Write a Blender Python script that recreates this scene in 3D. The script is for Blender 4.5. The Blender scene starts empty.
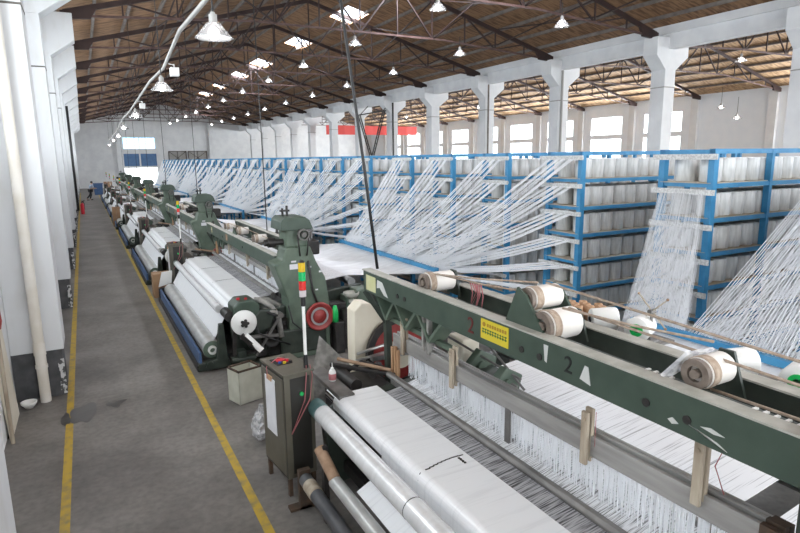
import bpy, math, random
from mathutils import Vector, Matrix
random.seed(7)
PI = math.pi
C = bpy.context.scene.collection
SC = bpy.context.scene

# ---------------------------------------------------------------- camera frame
H = 3.5
FPX = 575.64
YAW, PITCH, ROLL = math.radians(28.397), math.radians(10.705), math.radians(-0.708)

def cam_axes():
    F = Vector((math.sin(YAW)*math.cos(PITCH), math.cos(YAW)*math.cos(PITCH), -math.sin(PITCH)))
    r = Vector((math.cos(YAW), -math.sin(YAW), 0)); u = r.cross(F)
    c, s = math.cos(ROLL), math.sin(ROLL)
    return c*r + s*u, -s*r + c*u, F

# ---------------------------------------------------------------- materials
def nodes(name):
    m = bpy.data.materials.new(name); m.use_nodes = True
    nt = m.node_tree; b = nt.nodes['Principled BSDF']
    return m, nt, b

def mat(name, col, rough=0.6, metal=0.0, col2=None, scale=4.0, stretch=(1, 1, 1), bump=0.0, contrast=(0.35, 0.65), spec=0.5, detail=6.0):
    m, nt, b = nodes(name)
    b.inputs['Roughness'].default_value = rough
    b.inputs['Metallic'].default_value = metal
    b.inputs['Specular IOR Level'].default_value = spec
    b.inputs['Base Color'].default_value = (*col, 1)
    if col2 is not None or bump:
        tc = nt.nodes.new('ShaderNodeTexCoord'); mp = nt.nodes.new('ShaderNodeMapping')
        mp.inputs['Scale'].default_value = stretch
        nz = nt.nodes.new('ShaderNodeTexNoise'); nz.inputs['Scale'].default_value = scale; nz.inputs['Detail'].default_value = detail
        nt.links.new(tc.outputs['Object'], mp.inputs['Vector']); nt.links.new(mp.outputs['Vector'], nz.inputs['Vector'])
        if col2 is not None:
            r = nt.nodes.new('ShaderNodeValToRGB')
            r.color_ramp.elements[0].position = contrast[0]; r.color_ramp.elements[1].position = contrast[1]
            r.color_ramp.elements[0].color = (*col, 1); r.color_ramp.elements[1].color = (*col2, 1)
            nt.links.new(nz.outputs['Fac'], r.inputs['Fac']); nt.links.new(r.outputs['Color'], b.inputs['Base Color'])
        if bump:
            bp = nt.nodes.new('ShaderNodeBump'); bp.inputs['Strength'].default_value = bump; bp.inputs['Distance'].default_value = 0.02
            nt.links.new(nz.outputs['Fac'], bp.inputs['Height']); nt.links.new(bp.outputs['Normal'], b.inputs['Normal'])
    return m

def emit(name, col, s):
    m, nt, b = nodes(name)
    b.inputs['Base Color'].default_value = (*col, 1)
    b.inputs['Emission Color'].default_value = (*col, 1); b.inputs['Emission Strength'].default_value = s
    return m

def floor_mat():
    m, nt, b = nodes('concrete_floor')
    N = nt.nodes.new; L = nt.links.new
    tc = N('ShaderNodeTexCoord')
    n1 = N('ShaderNodeTexNoise'); n1.inputs['Scale'].default_value = 0.8; n1.inputs['Detail'].default_value = 9; n1.inputs['Roughness'].default_value = 0.62
    n2 = N('ShaderNodeTexNoise'); n2.inputs['Scale'].default_value = 14; n2.inputs['Detail'].default_value = 8
    L(tc.outputs['Object'], n1.inputs['Vector']); L(tc.outputs['Object'], n2.inputs['Vector'])
    r = N('ShaderNodeValToRGB'); e = r.color_ramp.elements
    e[0].position = .3; e[0].color = (.105, .097, .09, 1); e[1].position = .72; e[1].color = (.26, .243, .225, 1)
    mx = N('ShaderNodeMix'); mx.data_type = 'RGBA'; mx.blend_type = 'MULTIPLY'; mx.inputs['Factor'].default_value = .55
    r2 = N('ShaderNodeValToRGB'); r2.color_ramp.elements[0].position = .3; r2.color_ramp.elements[0].color = (.55, .55, .55, 1)
    r2.color_ramp.elements[1].position = .6; r2.color_ramp.elements[1].color = (1, 1, 1, 1)
    L(n1.outputs['Fac'], r.inputs['Fac']); L(n2.outputs['Fac'], r2.inputs['Fac'])
    L(r.outputs['Color'], mx.inputs['A']); L(r2.outputs['Color'], mx.inputs['B']); L(mx.outputs['Result'], b.inputs['Base Color'])
    b.inputs['Roughness'].default_value = .5
    bp = N('ShaderNodeBump'); bp.inputs['Strength'].default_value = .08; L(n2.outputs['Fac'], bp.inputs['Height']); L(bp.outputs['Normal'], b.inputs['Normal'])
    return m

def stripe_mat(name, c1, c2, scale, axis='Y', fine=0.5, rough=.45, lng=.18):
    """threads / planks: fine lines that run across one object axis"""
    m, nt, b = nodes(name); N = nt.nodes.new; L = nt.links.new
    tc = N('ShaderNodeTexCoord'); mp = N('ShaderNodeMapping')
    s = {'Y': (lng, 1, lng), 'X': (1, lng, lng), 'Z': (lng, lng, 1)}[axis]
    mp.inputs['Scale'].default_value = tuple(k*scale for k in s)
    nz = N('ShaderNodeTexNoise'); nz.inputs['Scale'].default_value = 1; nz.inputs['Detail'].default_value = 3
    L(tc.outputs['Object'], mp.inputs['Vector']); L(mp.outputs['Vector'], nz.inputs['Vector'])
    r = N('ShaderNodeValToRGB'); e = r.color_ramp.elements
    e[0].position = fine-.12; e[0].color = (*c1, 1); e[1].position = fine+.06; e[1].color = (*c2, 1)
    L(nz.outputs['Fac'], r.inputs['Fac']); L(r.outputs['Color'], b.inputs['Base Color'])
    b.inputs['Roughness'].default_value = rough
    return m

def glass_mat(name, tint, mix=.12):
    m = bpy.data.materials.new(name); m.use_nodes = True; nt = m.node_tree
    nt.nodes.remove(nt.nodes['Principled BSDF'])
    out = nt.nodes['Material Output']; tr = nt.nodes.new('ShaderNodeBsdfTransparent'); tr.inputs[0].default_value = (*tint, 1)
    gl = nt.nodes.new('ShaderNodeBsdfGlossy'); gl.inputs['Roughness'].default_value = .05
    mx = nt.nodes.new('ShaderNodeMixShader'); mx.inputs[0].default_value = mix
    nt.links.new(tr.outputs[0], mx.inputs[1]); nt.links.new(gl.outputs[0], mx.inputs[2]); nt.links.new(mx.outputs[0], out.inputs[0])
    return m

M = dict(
    floor=floor_mat(), shed=stripe_mat('shaded_shed_warp', (.10, .10, .10), (.72, .73, .75), 110, 'Y', .47, .5, .05), sheet=mat('loose_yarn_sheet', (.70, .71, .73), .5, col2=(.85, .86, .88), scale=9, stretch=(.12, 1.6, 1)),  # shed: warp streaks darkened to stand for shadow among the healds
    wall=mat('white_plaster', (.74, .75, .77), .8, col2=(.82, .83, .84), scale=1.5, spec=.2),
    wall_brightened=mat('brightened_cool_plaster', (.84, .88, .93), .8, col2=(.88, .91, .95), scale=1.5, spec=.2),  # plaster made whiter and bluer to offset tan bounce in the right hall
    wall_old=mat('worn_white_paint', (.52, .515, .50), .7, col2=(.62, .63, .645), scale=2.2, stretch=(1, 1, .4), contrast=(.2, .5), spec=.25),
    plinth=mat('dark_grey_paint', (.045, .047, .05), .7, col2=(.085, .085, .09), scale=5),
    chip=mat('chipped_plaster', (.6, .6, .6), .9, col2=(.1, .1, .1), scale=14, contrast=(.48, .55)),
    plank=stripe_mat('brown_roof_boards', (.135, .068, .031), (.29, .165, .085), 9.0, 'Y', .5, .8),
    plank_lit=stripe_mat('lit_roof_boards', (.26, .145, .07), (.50, .32, .175), 9.0, 'Y', .5, .8),  # brown boards coloured lighter for window light on the right hall roof
    purlin=mat('grey_purlin', (.14, .115, .10), .7, col2=(.22, .19, .17), scale=3),
    truss=mat('maroon_steel', (.024, .011, .0095), .6, col2=(.042, .02, .017), scale=3),
    tie=mat('rusty_pink_steel', (.07, .034, .029), .6, col2=(.125, .072, .064), scale=4),
    yellow=mat('worn_yellow_line', (.47, .32, .04), .6, col2=(.24, .20, .10), scale=9, contrast=(.45, .72)),
    stain=mat('oil_stain', (.045, .043, .042), .3, col2=(.08, .078, .075), scale=5),
    damp=mat('damp_patch', (.085, .083, .082), .35, col2=(.105, .10, .098), scale=5),
    green=mat('loom_green_paint', (.037, .060, .044), .45, col2=(.056, .084, .063), scale=5, contrast=(.3, .7)),
    green_light=mat('tower_green_paint', (.075, .108, .080), .45, col2=(.12, .16, .12), scale=4),
    green_dark=mat('oily_green_paint', (.014, .022, .016), .45, col2=(.035, .045, .035), scale=6),
    dusty=mat('dusty_top_flange', (.33, .33, .29), .8, col2=(.46, .45, .41), scale=7),
    black=mat('oily_black_iron', (.010, .009, .009), .5, col2=(.03, .026, .024), scale=9),
    rubber=mat('black_cable', (.012, .012, .013), .5),
    steel=mat('brushed_steel', (.5, .5, .5), .32, 1.0, col2=(.62, .62, .62), scale=6),
    frame=mat('dull_aluminium_frame', (.26, .25, .24), .45, .35, col2=(.40, .39, .37), scale=4, stretch=(1, .3, 3)),
    batten=mat('worn_batten_steel', (.12, .115, .11), .45, .3, col2=(.21, .20, .19), scale=5),
    cloth=stripe_mat('woven_white_cloth', (.77, .78, .80), (.85, .86, .88), 30, 'Y', .42, .34, .05),
    warp=stripe_mat('white_warp_sheet', (.24, .24, .25), (.85, .86, .88), 105, 'Y', .39, .5, .018),
    warp_grey=stripe_mat('open_warp_threads', (.045, .045, .048), (.42, .42, .44), 110, 'Y', .50, .5, .04),
    roll=mat('shiny_woven_roll', (.70, .71, .72), .27, .2, col2=(.78, .79, .80), scale=3, stretch=(1, 6, 1)),
    roll_grey=mat('pewter_wound_roll', (.46, .47, .46), .30, .35, col2=(.56, .57, .56), scale=6),
    teal=mat('teal_rubber_cap', (.06, .15, .15), .6, col2=(.12, .2, .2), scale=9),
    dark_roll=mat('charcoal_roller', (.055, .058, .065), .5, col2=(.085, .088, .095), scale=5),
    blue=mat('rack_blue_paint', (.025, .20, .41), .45, col2=(.05, .26, .48), scale=6),
    blue_dark=mat('navy_guard_paint', (.035, .085, .2), .5, col2=(.06, .12, .25), scale=5),
    shelf=mat('raw_shelf_board', (.42, .36, .28), .8, col2=(.52, .46, .38), scale=5),
    shelf_dark=mat('shelf_underside_steel', (.10, .09, .08), .8),
    pack=mat('white_yarn_package', (.55, .56, .55), .32, col2=(.74, .75, .745), scale=30, stretch=(1, 1, .15), contrast=(.3, .6)),
    pulley_rim=mat('oily_brown_pulley', (.13, .10, .08), .5, col2=(.22, .18, .15), scale=12),
    core=mat('package_core', (.12, .11, .1), .7),
    yarn=mat('white_yarn', (.92, .93, .95), .4),
    guide=mat('grey_guide_plate', (.45, .46, .46), .5, col2=(.62, .63, .63), scale=40, contrast=(.45, .55)),
    wood=mat('worn_wood', (.28, .22, .16), .7, col2=(.46, .40, .31), scale=6, stretch=(2, 2, .4)),
    wood_orange=mat('orange_wood', (.42, .24, .13), .6, col2=(.55, .35, .21), scale=5, stretch=(2, 2, .3)),
    cardboard=mat('brown_cardboard', (.30, .18, .10), .8, col2=(.37, .23, .13), scale=4),
    cardboard_dark=mat('scuffed_cardboard_tube', (.24, .15, .09), .8, col2=(.36, .24, .16), scale=9),
    cabinet=mat('olive_brown_enamel', (.085, .078, .058), .45, col2=(.125, .115, .09), scale=3),
    cabinet_dark=mat('dark_cabinet_gap', (.02, .019, .016), .5),
    paper=mat('white_paper', (.66, .66, .69), .8, col2=(.72, .72, .74), scale=8),
    white=mat('white_plastic', (.78, .78, .76), .4),
    cream=mat('cream_enamel', (.66, .60, .48), .5, col2=(.74, .69, .58), scale=3),
    drum=mat('ivory_drum', (.70, .66, .61), .5, col2=(.77, .74, .70), scale=4),
    belt=mat('braided_belt', (.33, .25, .19), .8, col2=(.47, .38, .30), scale=30),
    pink=mat('pink_cord', (.45, .16, .17), .7),
    red=mat('red_paint', (.24, .022, .022), .4, col2=(.33, .05, .045), scale=6),
    redsig=mat('red_signal_lens', (.62, .03, .025), .25), grnsig=mat('green_signal_lens', (.01, .42, .12), .25), yelsig=mat('amber_signal_lens', (.62, .42, .02), .25), clrsig=mat('clear_signal_lens', (.55, .5, .52), .2),
    greenp=mat('bright_green_plastic', (.01, .45, .10), .4),
    bluep=mat('blue_plastic', (.02, .07, .3), .4), yellowp=mat('yellow_plastic', (.6, .45, .02), .4),
    redp=mat('red_plastic', (.6, .02, .04), .4),
    plate=mat('yellow_placard', (.62, .50, .03), .5), plate_text=mat('placard_green_print', (.05, .15, .04), .6), plate_text2=mat('placard_brown_print', (.36, .20, .02), .6),
    label=mat('pale_yellow_sticker', (.50, .50, .25), .6, col2=(.56, .55, .33), scale=8),
    digit_red=mat('red_stencil_paint', (.12, .012, .012), .6), digit_black=mat('black_stencil_paint', (.008, .008, .008), .6),
    scuff=mat('white_paint_mark', (.55, .56, .54), .7),
    bag=mat('crinkled_clear_plastic', (.50, .51, .53), .2, col2=(.85, .86, .88), scale=22, bump=.9, contrast=(.4, .55)),
    bin=mat('stained_ivory_tin', (.44, .44, .36), .6, col2=(.55, .55, .47), scale=5, contrast=(.3, .6)),
    rust=mat('rust_edge', (.085, .05, .03), .8, col2=(.05, .035, .025), scale=14),
    banner=mat('red_cloth_banner', (.72, .09, .08), .7),
    shade=mat('pale_lamp_shade', (.38, .38, .39), .25, .2),
    conduit=mat('pale_grey_conduit', (.36, .35, .335), .6),
    bulb=emit('lit_lamp_bulb', (1, .98, .95), 38),
    pvc=mat('yellowed_downpipe', (.62, .58, .51), .5, col2=(.7, .67, .62), scale=3),
    glass=glass_mat('window_glass', (.97, .99, 1.0), .06), glass_blue=glass_mat('bluish_glass', (.55, .8, .95), .08),
    skylight=glass_mat('skylight_sheet', (.95, .96, 1.0), .05),
    shutter=mat('blue_shutter', (.09, .19, .38), .6, col2=(.12, .23, .43), scale=3),
    louver=mat('grey_window_board', (.33, .32, .30), .8, col2=(.40, .38, .36), scale=3),
    skin=mat('skin', (.45, .28, .2), .6), shirt=mat('light_blue_shirt', (.40, .48, .62), .8), trousers=mat('black_trousers', (.012, .012, .016), .8), hair=mat('black_hair', (.01, .009, .008), .6),
    scrap=mat('grey_fibre_web', (.17, .165, .155), .9, col2=(.30, .29, .27), scale=12),
)

nt = M['yarn'].node_tree; _tr = nt.nodes.new('ShaderNodeBsdfTranslucent'); _tr.inputs[0].default_value = (.93, .94, .96, 1); _mx = nt.nodes.new('ShaderNodeMixShader'); _mx.inputs[0].default_value = .4
nt.links.new(nt.nodes['Principled BSDF'].outputs[0], _mx.inputs[1]); nt.links.new(_tr.outputs[0], _mx.inputs[2]); nt.links.new(_mx.outputs[0], nt.nodes['Material Output'].inputs[0])
nt = M['shade'].node_tree; _tr = nt.nodes.new('ShaderNodeBsdfTransparent'); _mx = nt.nodes.new('ShaderNodeMixShader'); _mx.inputs[0].default_value = .62
nt.links.new(_tr.outputs[0], _mx.inputs[1]); nt.links.new(nt.nodes['Principled BSDF'].outputs[0], _mx.inputs[2]); nt.links.new(_mx.outputs[0], nt.nodes['Material Output'].inputs[0])
nt = M['bag'].node_tree; _tr = nt.nodes.new('ShaderNodeBsdfTransparent'); _mx = nt.nodes.new('ShaderNodeMixShader'); _mx.inputs[0].default_value = .55
nt.links.new(_tr.outputs[0], _mx.inputs[1]); nt.links.new(nt.nodes['Principled BSDF'].outputs[0], _mx.inputs[2]); nt.links.new(_mx.outputs[0], nt.nodes['Material Output'].inputs[0])

# ---------------------------------------------------------------- mesh builder
class MB:
    def __init__(s): s.v = []; s.f = []; s.m = []; s.sm = []
    def add(s, vs, fs, mi=0, smooth=False):
        o = len(s.v); s.v += [tuple(v) for v in vs]
        for f in fs: s.f.append(tuple(i+o for i in f)); s.m.append(mi); s.sm.append(smooth)
        return s
    def box(s, x0, x1, y0, y1, z0, z1, mi=0, rot=None, piv=None):
        vs = [Vector((x, y, z)) for x in (x0, x1) for y in (y0, y1) for z in (z0, z1)]
        if rot is not None:
            p = Vector(piv) if piv else Vector(((x0+x1)/2, (y0+y1)/2, (z0+z1)/2)); vs = [rot @ (v-p) + p for v in vs]
        return s.add(vs, [(0, 1, 3, 2), (4, 6, 7, 5), (0, 4, 5, 1), (2, 3, 7, 6), (0, 2, 6, 4), (1, 5, 7, 3)], mi)
    def bar(s, a, b, w, h=None, mi=0, up=(0, 0, 1)):
        a = Vector(a); b = Vector(b); h = h or w; d = (b-a).normalized(); u = Vector(up)
        if abs(d.dot(u)) > .98: u = Vector((1, 0, 0))
        r = d.cross(u).normalized(); u = r.cross(d).normalized()
        vs = [p + r*i*w/2 + u*j*h/2 for p in (a, b) for i, j in ((-1, -1), (1, -1), (1, 1), (-1, 1))]
        return s.add(vs, [(0, 3, 2, 1), (4, 5, 6, 7), (0, 1, 5, 4), (1, 2, 6, 5), (2, 3, 7, 6), (3, 0, 4, 7)], mi)
    def cyl(s, a, b, r, r2=None, n=16, mi=0, caps=True, hollow=0):
        a = Vector(a); b = Vector(b); r2 = r if r2 is None else r2; d = (b-a).normalized()
        u = Vector((0, 0, 1)) if abs(d.z) < .9 else Vector((1, 0, 0)); x = d.cross(u).normalized(); y = d.cross(x)
        ring = lambda c, q: [c + (x*math.cos(2*PI*i/n) + y*math.sin(2*PI*i/n))*q for i in range(n)]
        s.add(ring(a, r)+ring(b, r2), [(i, (i+1) % n, n+(i+1) % n, n+i) for i in range(n)], mi, True)
        if hollow:
            s.add(ring(a, r*hollow)+ring(b, r2*hollow), [(i, n+i, n+(i+1) % n, (i+1) % n) for i in range(n)], mi, True)
            for c, q in ((a, r), (b, r2)):
                s.add(ring(c, q)+ring(c, q*hollow), [(i, (i+1) % n, n+(i+1) % n, n+i) for i in range(n)], mi)
        elif caps:
            s.add(ring(a, r), [tuple(range(n))[::-1]], mi); s.add(ring(b, r2), [tuple(range(n))], mi)
        return s
    def lathe(s, prof, c, axis=(0, 0, 1), n=20, mi=0):
        d = Vector(axis).normalized(); u = Vector((0, 0, 1)) if abs(d.z) < .9 else Vector((1, 0, 0)); x = d.cross(u).normalized(); y = d.cross(x); c = Vector(c)
        vs = [c + d*h + (x*math.cos(2*PI*i/n) + y*math.sin(2*PI*i/n))*max(r, 1e-4) for r, h in prof for i in range(n)]
        return s.add(vs, [(k*n+i, k*n+(i+1) % n, (k+1)*n+(i+1) % n, (k+1)*n+i) for k in range(len(prof)-1) for i in range(n)], mi, True)
    def tube(s, pts, r, n=6, mi=0, closed=False):
        pts = [Vector(p) for p in pts]; rings = []
        for i, p in enumerate(pts):
            d = (pts[min(i+1, len(pts)-1)] - pts[max(i-1, 0)]).normalized()
            u = Vector((0, 0, 1)) if abs(d.z) < .95 else Vector((1, 0, 0)); x = d.cross(u).normalized(); y = d.cross(x)
            rings += [p + (x*math.cos(2*PI*k/n) + y*math.sin(2*PI*k/n))*r for k in range(n)]
        fs = [(k*n+i, k*n+(i+1) % n, (k+1)*n+(i+1) % n, (k+1)*n+i) for k in range(len(pts)-1) for i in range(n)]
        fs += [tuple(range(n))[::-1], tuple(range((len(pts)-1)*n, len(pts)*n))]
        return s.add(rings, fs, mi, n > 3)
    def prism(s, poly, axis, a0, a1, mi=0):
        """poly in the two other axes (xz for 'y', yz for 'x', xy for 'z')"""
        f = {'y': lambda p, a: (p[0], a, p[1]), 'x': lambda p, a: (a, p[0], p[1]), 'z': lambda p, a: (p[0], p[1], a)}[axis]
        n = len(poly)
        return s.add([f(p, a) for a in (a0, a1) for p in poly], [tuple(range(n))[::-1], tuple(range(n, 2*n))] + [(i, (i+1) % n, n+(i+1) % n, n+i) for i in range(n)], mi)
    def strip(s, prof, y0, y1, th, mi=0):
        """a sheet that follows a profile in xz, extruded along y, with real thickness"""
        n = len(prof); off = []
        for i in range(n):
            d = Vector((prof[min(i+1, n-1)][0]-prof[max(i-1, 0)][0], prof[min(i+1, n-1)][1]-prof[max(i-1, 0)][1])).normalized()
            off.append((prof[i][0]+d.y*th, prof[i][1]-d.x*th))
        vs = [(p[0], y, p[1]) for y in (y0, y1) for q in (prof, off) for p in q]
        fs = []
        for i in range(n-1):
            fs += [(i, i+1, 2*n+i+1, 2*n+i), (n+i, 3*n+i, 3*n+i+1, n+i+1), (i, n+i, n+i+1, i+1), (2*n+i, 2*n+i+1, 3*n+i+1, 3*n+i)]
        fs += [(0, 2*n, 3*n, n), (n-1, 2*n-1, 4*n-1, 3*n-1)]
        return s.add(vs, fs, mi, False)
    def sphere(s, c, r, n=12, k=8, mi=0, sc=(1, 1, 1)):
        prof = [(Vector((0, 0, 0)))]
        vs = [(c[0]+r*sc[0]*math.sin(PI*j/k)*math.cos(2*PI*i/n), c[1]+r*sc[1]*math.sin(PI*j/k)*math.sin(2*PI*i/n), c[2]+r*sc[2]*math.cos(PI*j/k)) for j in range(k+1) for i in range(n)]
        return s.add(vs, [(j*n+i, (j+1)*n+i, (j+1)*n+(i+1) % n, j*n+(i+1) % n) for j in range(k) for i in range(n)], mi, True)
    def mesh(s, name, mats):
        me = bpy.data.meshes.new(name); me.from_pydata(s.v, [], s.f)
        for m in (mats if isinstance(mats, (list, tuple)) else [mats]): me.materials.append(M[m] if isinstance(m, str) else m)
        me.polygons.foreach_set('material_index', s.m); me.polygons.foreach_set('use_smooth', s.sm)
        me.update(); return me
    def build(s, name, mats, parent=None, loc=None, bevel=0):
        o = bpy.data.objects.new(name, s.mesh(name, mats)); C.objects.link(o)
        if parent is not None: o.parent = parent
        if loc: o.location = loc
        if bevel:
            b = o.modifiers.new('bevel', 'BEVEL'); b.width = bevel; b.segments = 2; b.limit_method = 'ANGLE'
        return o

def tag(o, label=None, cat=None, group=None, kind=None):
    if label: o['label'] = label
    if cat: o['category'] = cat
    if group: o['group'] = group
    if kind: o['kind'] = kind
    return o
def empty(name, loc=(0, 0, 0), label=None, cat=None, group=None):
    o = bpy.data.objects.new(name, None); C.objects.link(o); o.location = loc; o.empty_display_size = .1
    return tag(o, label, cat, group)
def copy_tree(o, parent=None):
    c = o.copy(); C.objects.link(c)
    if parent is not None: c.parent = parent
    for ch in list(o.children): copy_tree(ch, c)
    return c
def struct(o): o['kind'] = 'structure'; return o
ORD = ['first', 'second', 'third', 'fourth', 'fifth', 'sixth', 'seventh', 'eighth', 'ninth', 'tenth', 'eleventh', 'twelfth', 'thirteenth', 'fourteenth', 'fifteenth', 'sixteenth', 'seventeenth', 'eighteenth', 'nineteenth', 'twentieth'] + ['twenty-'+q for q in ('first', 'second', 'third', 'fourth', 'fifth', 'sixth', 'seventh', 'eighth', 'ninth')] + ['thirtieth', 'thirty-first', 'thirty-second']
def text_mesh(txt, size, name, m, parent, loc, rot, th=.002):
    cu = bpy.data.curves.new('t', 'FONT'); cu.body = txt; cu.size = size; cu.extrude = th; cu.align_x = 'CENTER'; cu.align_y = 'CENTER'
    t = bpy.data.objects.new('t', cu); C.objects.link(t)
    dg = bpy.context.evaluated_depsgraph_get(); me = bpy.data.meshes.new_from_object(t.evaluated_get(dg))
    bpy.data.objects.remove(t); me.materials.clear(); me.materials.append(M[m])
    o = bpy.data.objects.new(name, me); C.objects.link(o); o.parent = parent; o.location = loc; o.rotation_euler = rot
    return o

# ================================================================= SETTING
YB0, YB1 = -5.0, 87.0
BAY = 5.83
TY = [16.1 + BAY*k for k in range(-2, 12)]        # truss / column centre lines
TY = [y for y in TY if y < 84]
RX, RZ = 10.2, 11.1                                # main ridge
EXL, EXR = -1.2, 20.8
SL = .257
ZL = RZ - SL*(RX-EXL); ZR = RZ - SL*(EXR-RX)
R2X, R2Z, OUT = 31.4, 10.75, 42.0

fl = MB(); fl.box(-1.4, 42.4, YB0, YB1+.2, -.2, 0)
floor = struct(fl.build('floor', 'floor'))
for x, lab in ((-.50, 'yellow floor line along the white pillars'), (1.225, 'yellow floor line along the looms')):
    b = MB(); b.box(x-.045, x+.045, YB0, 75, 0, .003); tag(b.build('painted_line', 'yellow', floor), lab)
def blob(cx, cy, rx, ry, seed, m, name):
    rnd = random.Random(seed); n = 48; ph = [rnd.random()*6.3 for _ in range(6)]
    rr = [1+sum(.14/(k**.6)*math.sin((k+1)*2*PI*i/n+ph[k-1]) for k in range(1, 6)) for i in range(n)]
    poly = [(cx+rx*rr[i]*math.cos(2*PI*i/n), cy+ry*rr[i]*math.sin(2*PI*i/n)) for i in range(n)]
    b = MB(); b.prism(poly, 'z', .0032, .0045); return b.build(name, m, floor)
blob(-.33, 8.85, .16, .36, 1, 'damp', 'damp_patch'); blob(.10, 8.95, .07, .11, 2, 'stain', 'oil_stain'); blob(-.0, 9.0, .05, .07, 5, 'stain', 'oil_stain'); blob(.17, 9.05, .06, .05, 8, 'stain', 'oil_stain')
blob(-.55, 8.75, .05, .25, 3, 'stain', 'oil_stain')

# ---- left wall and pillars
w = MB(); LB = [((TY[i]+TY[i+1])/2-1.7, (TY[i]+TY[i+1])/2+1.7) for i in range(len(TY)-1)]  # LB: openings for the added, unseen left windows
w.box(-1.45, -1.2, YB0, YB1, 0, 3.6); w.box(-1.45, -1.2, YB0, YB1, 6.9, ZL+.1)
prev = YB0
for a, c in LB + [(YB1, YB1)]: w.box(-1.45, -1.2, prev, a, 3.6, 6.9); prev = c
struct(w.build('wall_left', 'wall'))
lp = [3.9, 9.76] + [y-.325 for y in TY if y > 14]
for k, y in enumerate(lp):
    p = empty('wall_pillar', (-.85 if k else -1.0, y, 0), ['white pillar at the very left edge, nearest the camera', 'white left-hand pillar with the yellowed downpipe and bowl at its foot'][k] if k < 2 else 'white flared left-hand pillar, %s behind the one with the downpipe' % ORD[k-2], 'pillar', 'pillars along the left wall')
    b = MB(); b.box(-.35, .33, 0, .65, .72, 6.75); b.build('shaft', 'wall_old', p, bevel=.012)
    b = MB(); b.box(-.35, .30, .015, .635, 0, .72); pl = b.build('painted_plinth', 'plinth', p)
    b = MB(); rnd = random.Random(k)
    for i in range(9): z = .02+.06*i; q = .03+.05*rnd.random(); b.box(.30-q, .312, .005, .02, z, z+.07)
    b.build('chipped_corner', 'chip', pl)
    b = MB(); b.prism([(-.35, 6.75), (.33, 6.75), (1.02, 7.25), (1.02, 8.05), (-.35, 8.05)], 'y', 0, .65); b.build('capital', 'wall_old', p, bevel=.012)
    if k in (1, 2, 3, 4):
        b = MB(); b.box(-.352, .335, -.006, .656, 5.6, 5.63); b.build('strap', 'shelf_dark', p)
# pipe and black conduit on the pillars
b = MB(); b.cyl((-.82, 9.62, 0), (-.82, 9.62, 6.6), .072, n=18); b.cyl((-.82, 9.62, .52), (-.82, 9.62, .57), .082, n=18); b.cyl((-.82, 9.62, .72), (-.82, 9.62, .9), .08, n=18)
tag(b.build('downpipe', 'pvc'), 'yellowed white downpipe on the left pillar above the bowl', 'pipe')
b = MB(); b.tube([(-.33, 27.4, 1.5), (-.33, 27.4, 5.7)], .05, 10)
tag(b.build('black_conduit', 'rubber'), 'black vertical conduit running down a left-hand pillar', 'pipe')
b = MB(); b.lathe([(.0, .0), (.045, .0), (.10, .07), (.105, .1), (.097, .1), (.09, .07), (.04, .012), (0, .012)], (-1.02, 9.45, 0), n=24)
tag(b.build('bowl', 'white'), 'white plastic bowl on the floor beside the downpipe', 'bowl')
b = MB(); b.box(-1.17, -1.13, 8.45, 9.3, 0, 1.62, rot=Matrix.Rotation(math.radians(-3), 3, 'Y'), piv=(-1.15, 8.9, 0))
tag(b.build('plywood_board', 'cream', bevel=.004), 'cream board leaning on the wall at the left edge', 'board')
b = MB(); b.cyl((-1.12, 8.30, 0), (-1.12, 8.30, 1.55), .03, n=10, mi=1); b.lathe([(0, 1.55), (.06, 1.56), (.085, 1.66), (.07, 1.76), (0, 1.8)], (-1.12, 8.30, 0), mi=0)
o = empty('warning_lamp_post', (0, 0, 0)); o.location = (-1.12, 8.30, 0); me = b
p1 = MB(); p1.cyl((0, 0, 0), (0, 0, 1.55), .025, n=10); p1.build('post', 'wood', o)
p2 = MB(); p2.lathe([(0, 1.5), (.05, 1.5), (.07, 1.6), (.06, 1.78), (0, 1.82)], (0, 0, 0)); p2.build('red_cap', 'red', o)
tag(o, 'red topped post at the left edge beside the cream board', 'post')

# ---- right columns and beam
beam = MB(); beam.box(20.62, 21.0, YB0, YB1, 7.55, 8.42); beam.box(20.5, 20.62, YB0, YB1, 8.12, 8.42)
struct(beam.build('trim_1', 'wall'))
rcol = [y for y in TY if y > 9]
for k, y in enumerate(rcol):
    p = empty('column', (20.8, y + (.5 if k == 0 else 0), 0), 'white concrete column with flared top, %s from the right end of the row' % ORD[k], 'column', 'columns between the two halls')
    b = MB(); b.box(-.32, .30, -.325, .325, 0, 6.8); b.build('shaft', 'wall', p, bevel=.015)
    b = MB(); b.prism([(-.32, 6.78), (.30, 6.78), (1.0, 7.3), (1.0, 7.98), (-.86, 7.98), (-.86, 7.3)], 'y', -.325, .325); b.build('capital', 'wall', p, bevel=.015)
    b = MB(); b.box(-.335, .315, -.34, .34, 6.1, 6.14); b.build('strap', 'conduit', p)
for y, r, lab in ((TY[3]-.42, .06, 'grey'), (TY[4]-.45, .05, 'thin dark'), (TY[6]-.5, .07, 'black')):
    m = {'grey': 'conduit', 'thin dark': 'purlin', 'black': 'black'}[lab]
    b = MB(); b.cyl((20.6, y, 0), (20.6, y, 7.5), r, n=12)
    tag(b.build('drain_pipe', m), '%s vertical pipe fixed beside a right-hand column' % lab, 'pipe')

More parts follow.
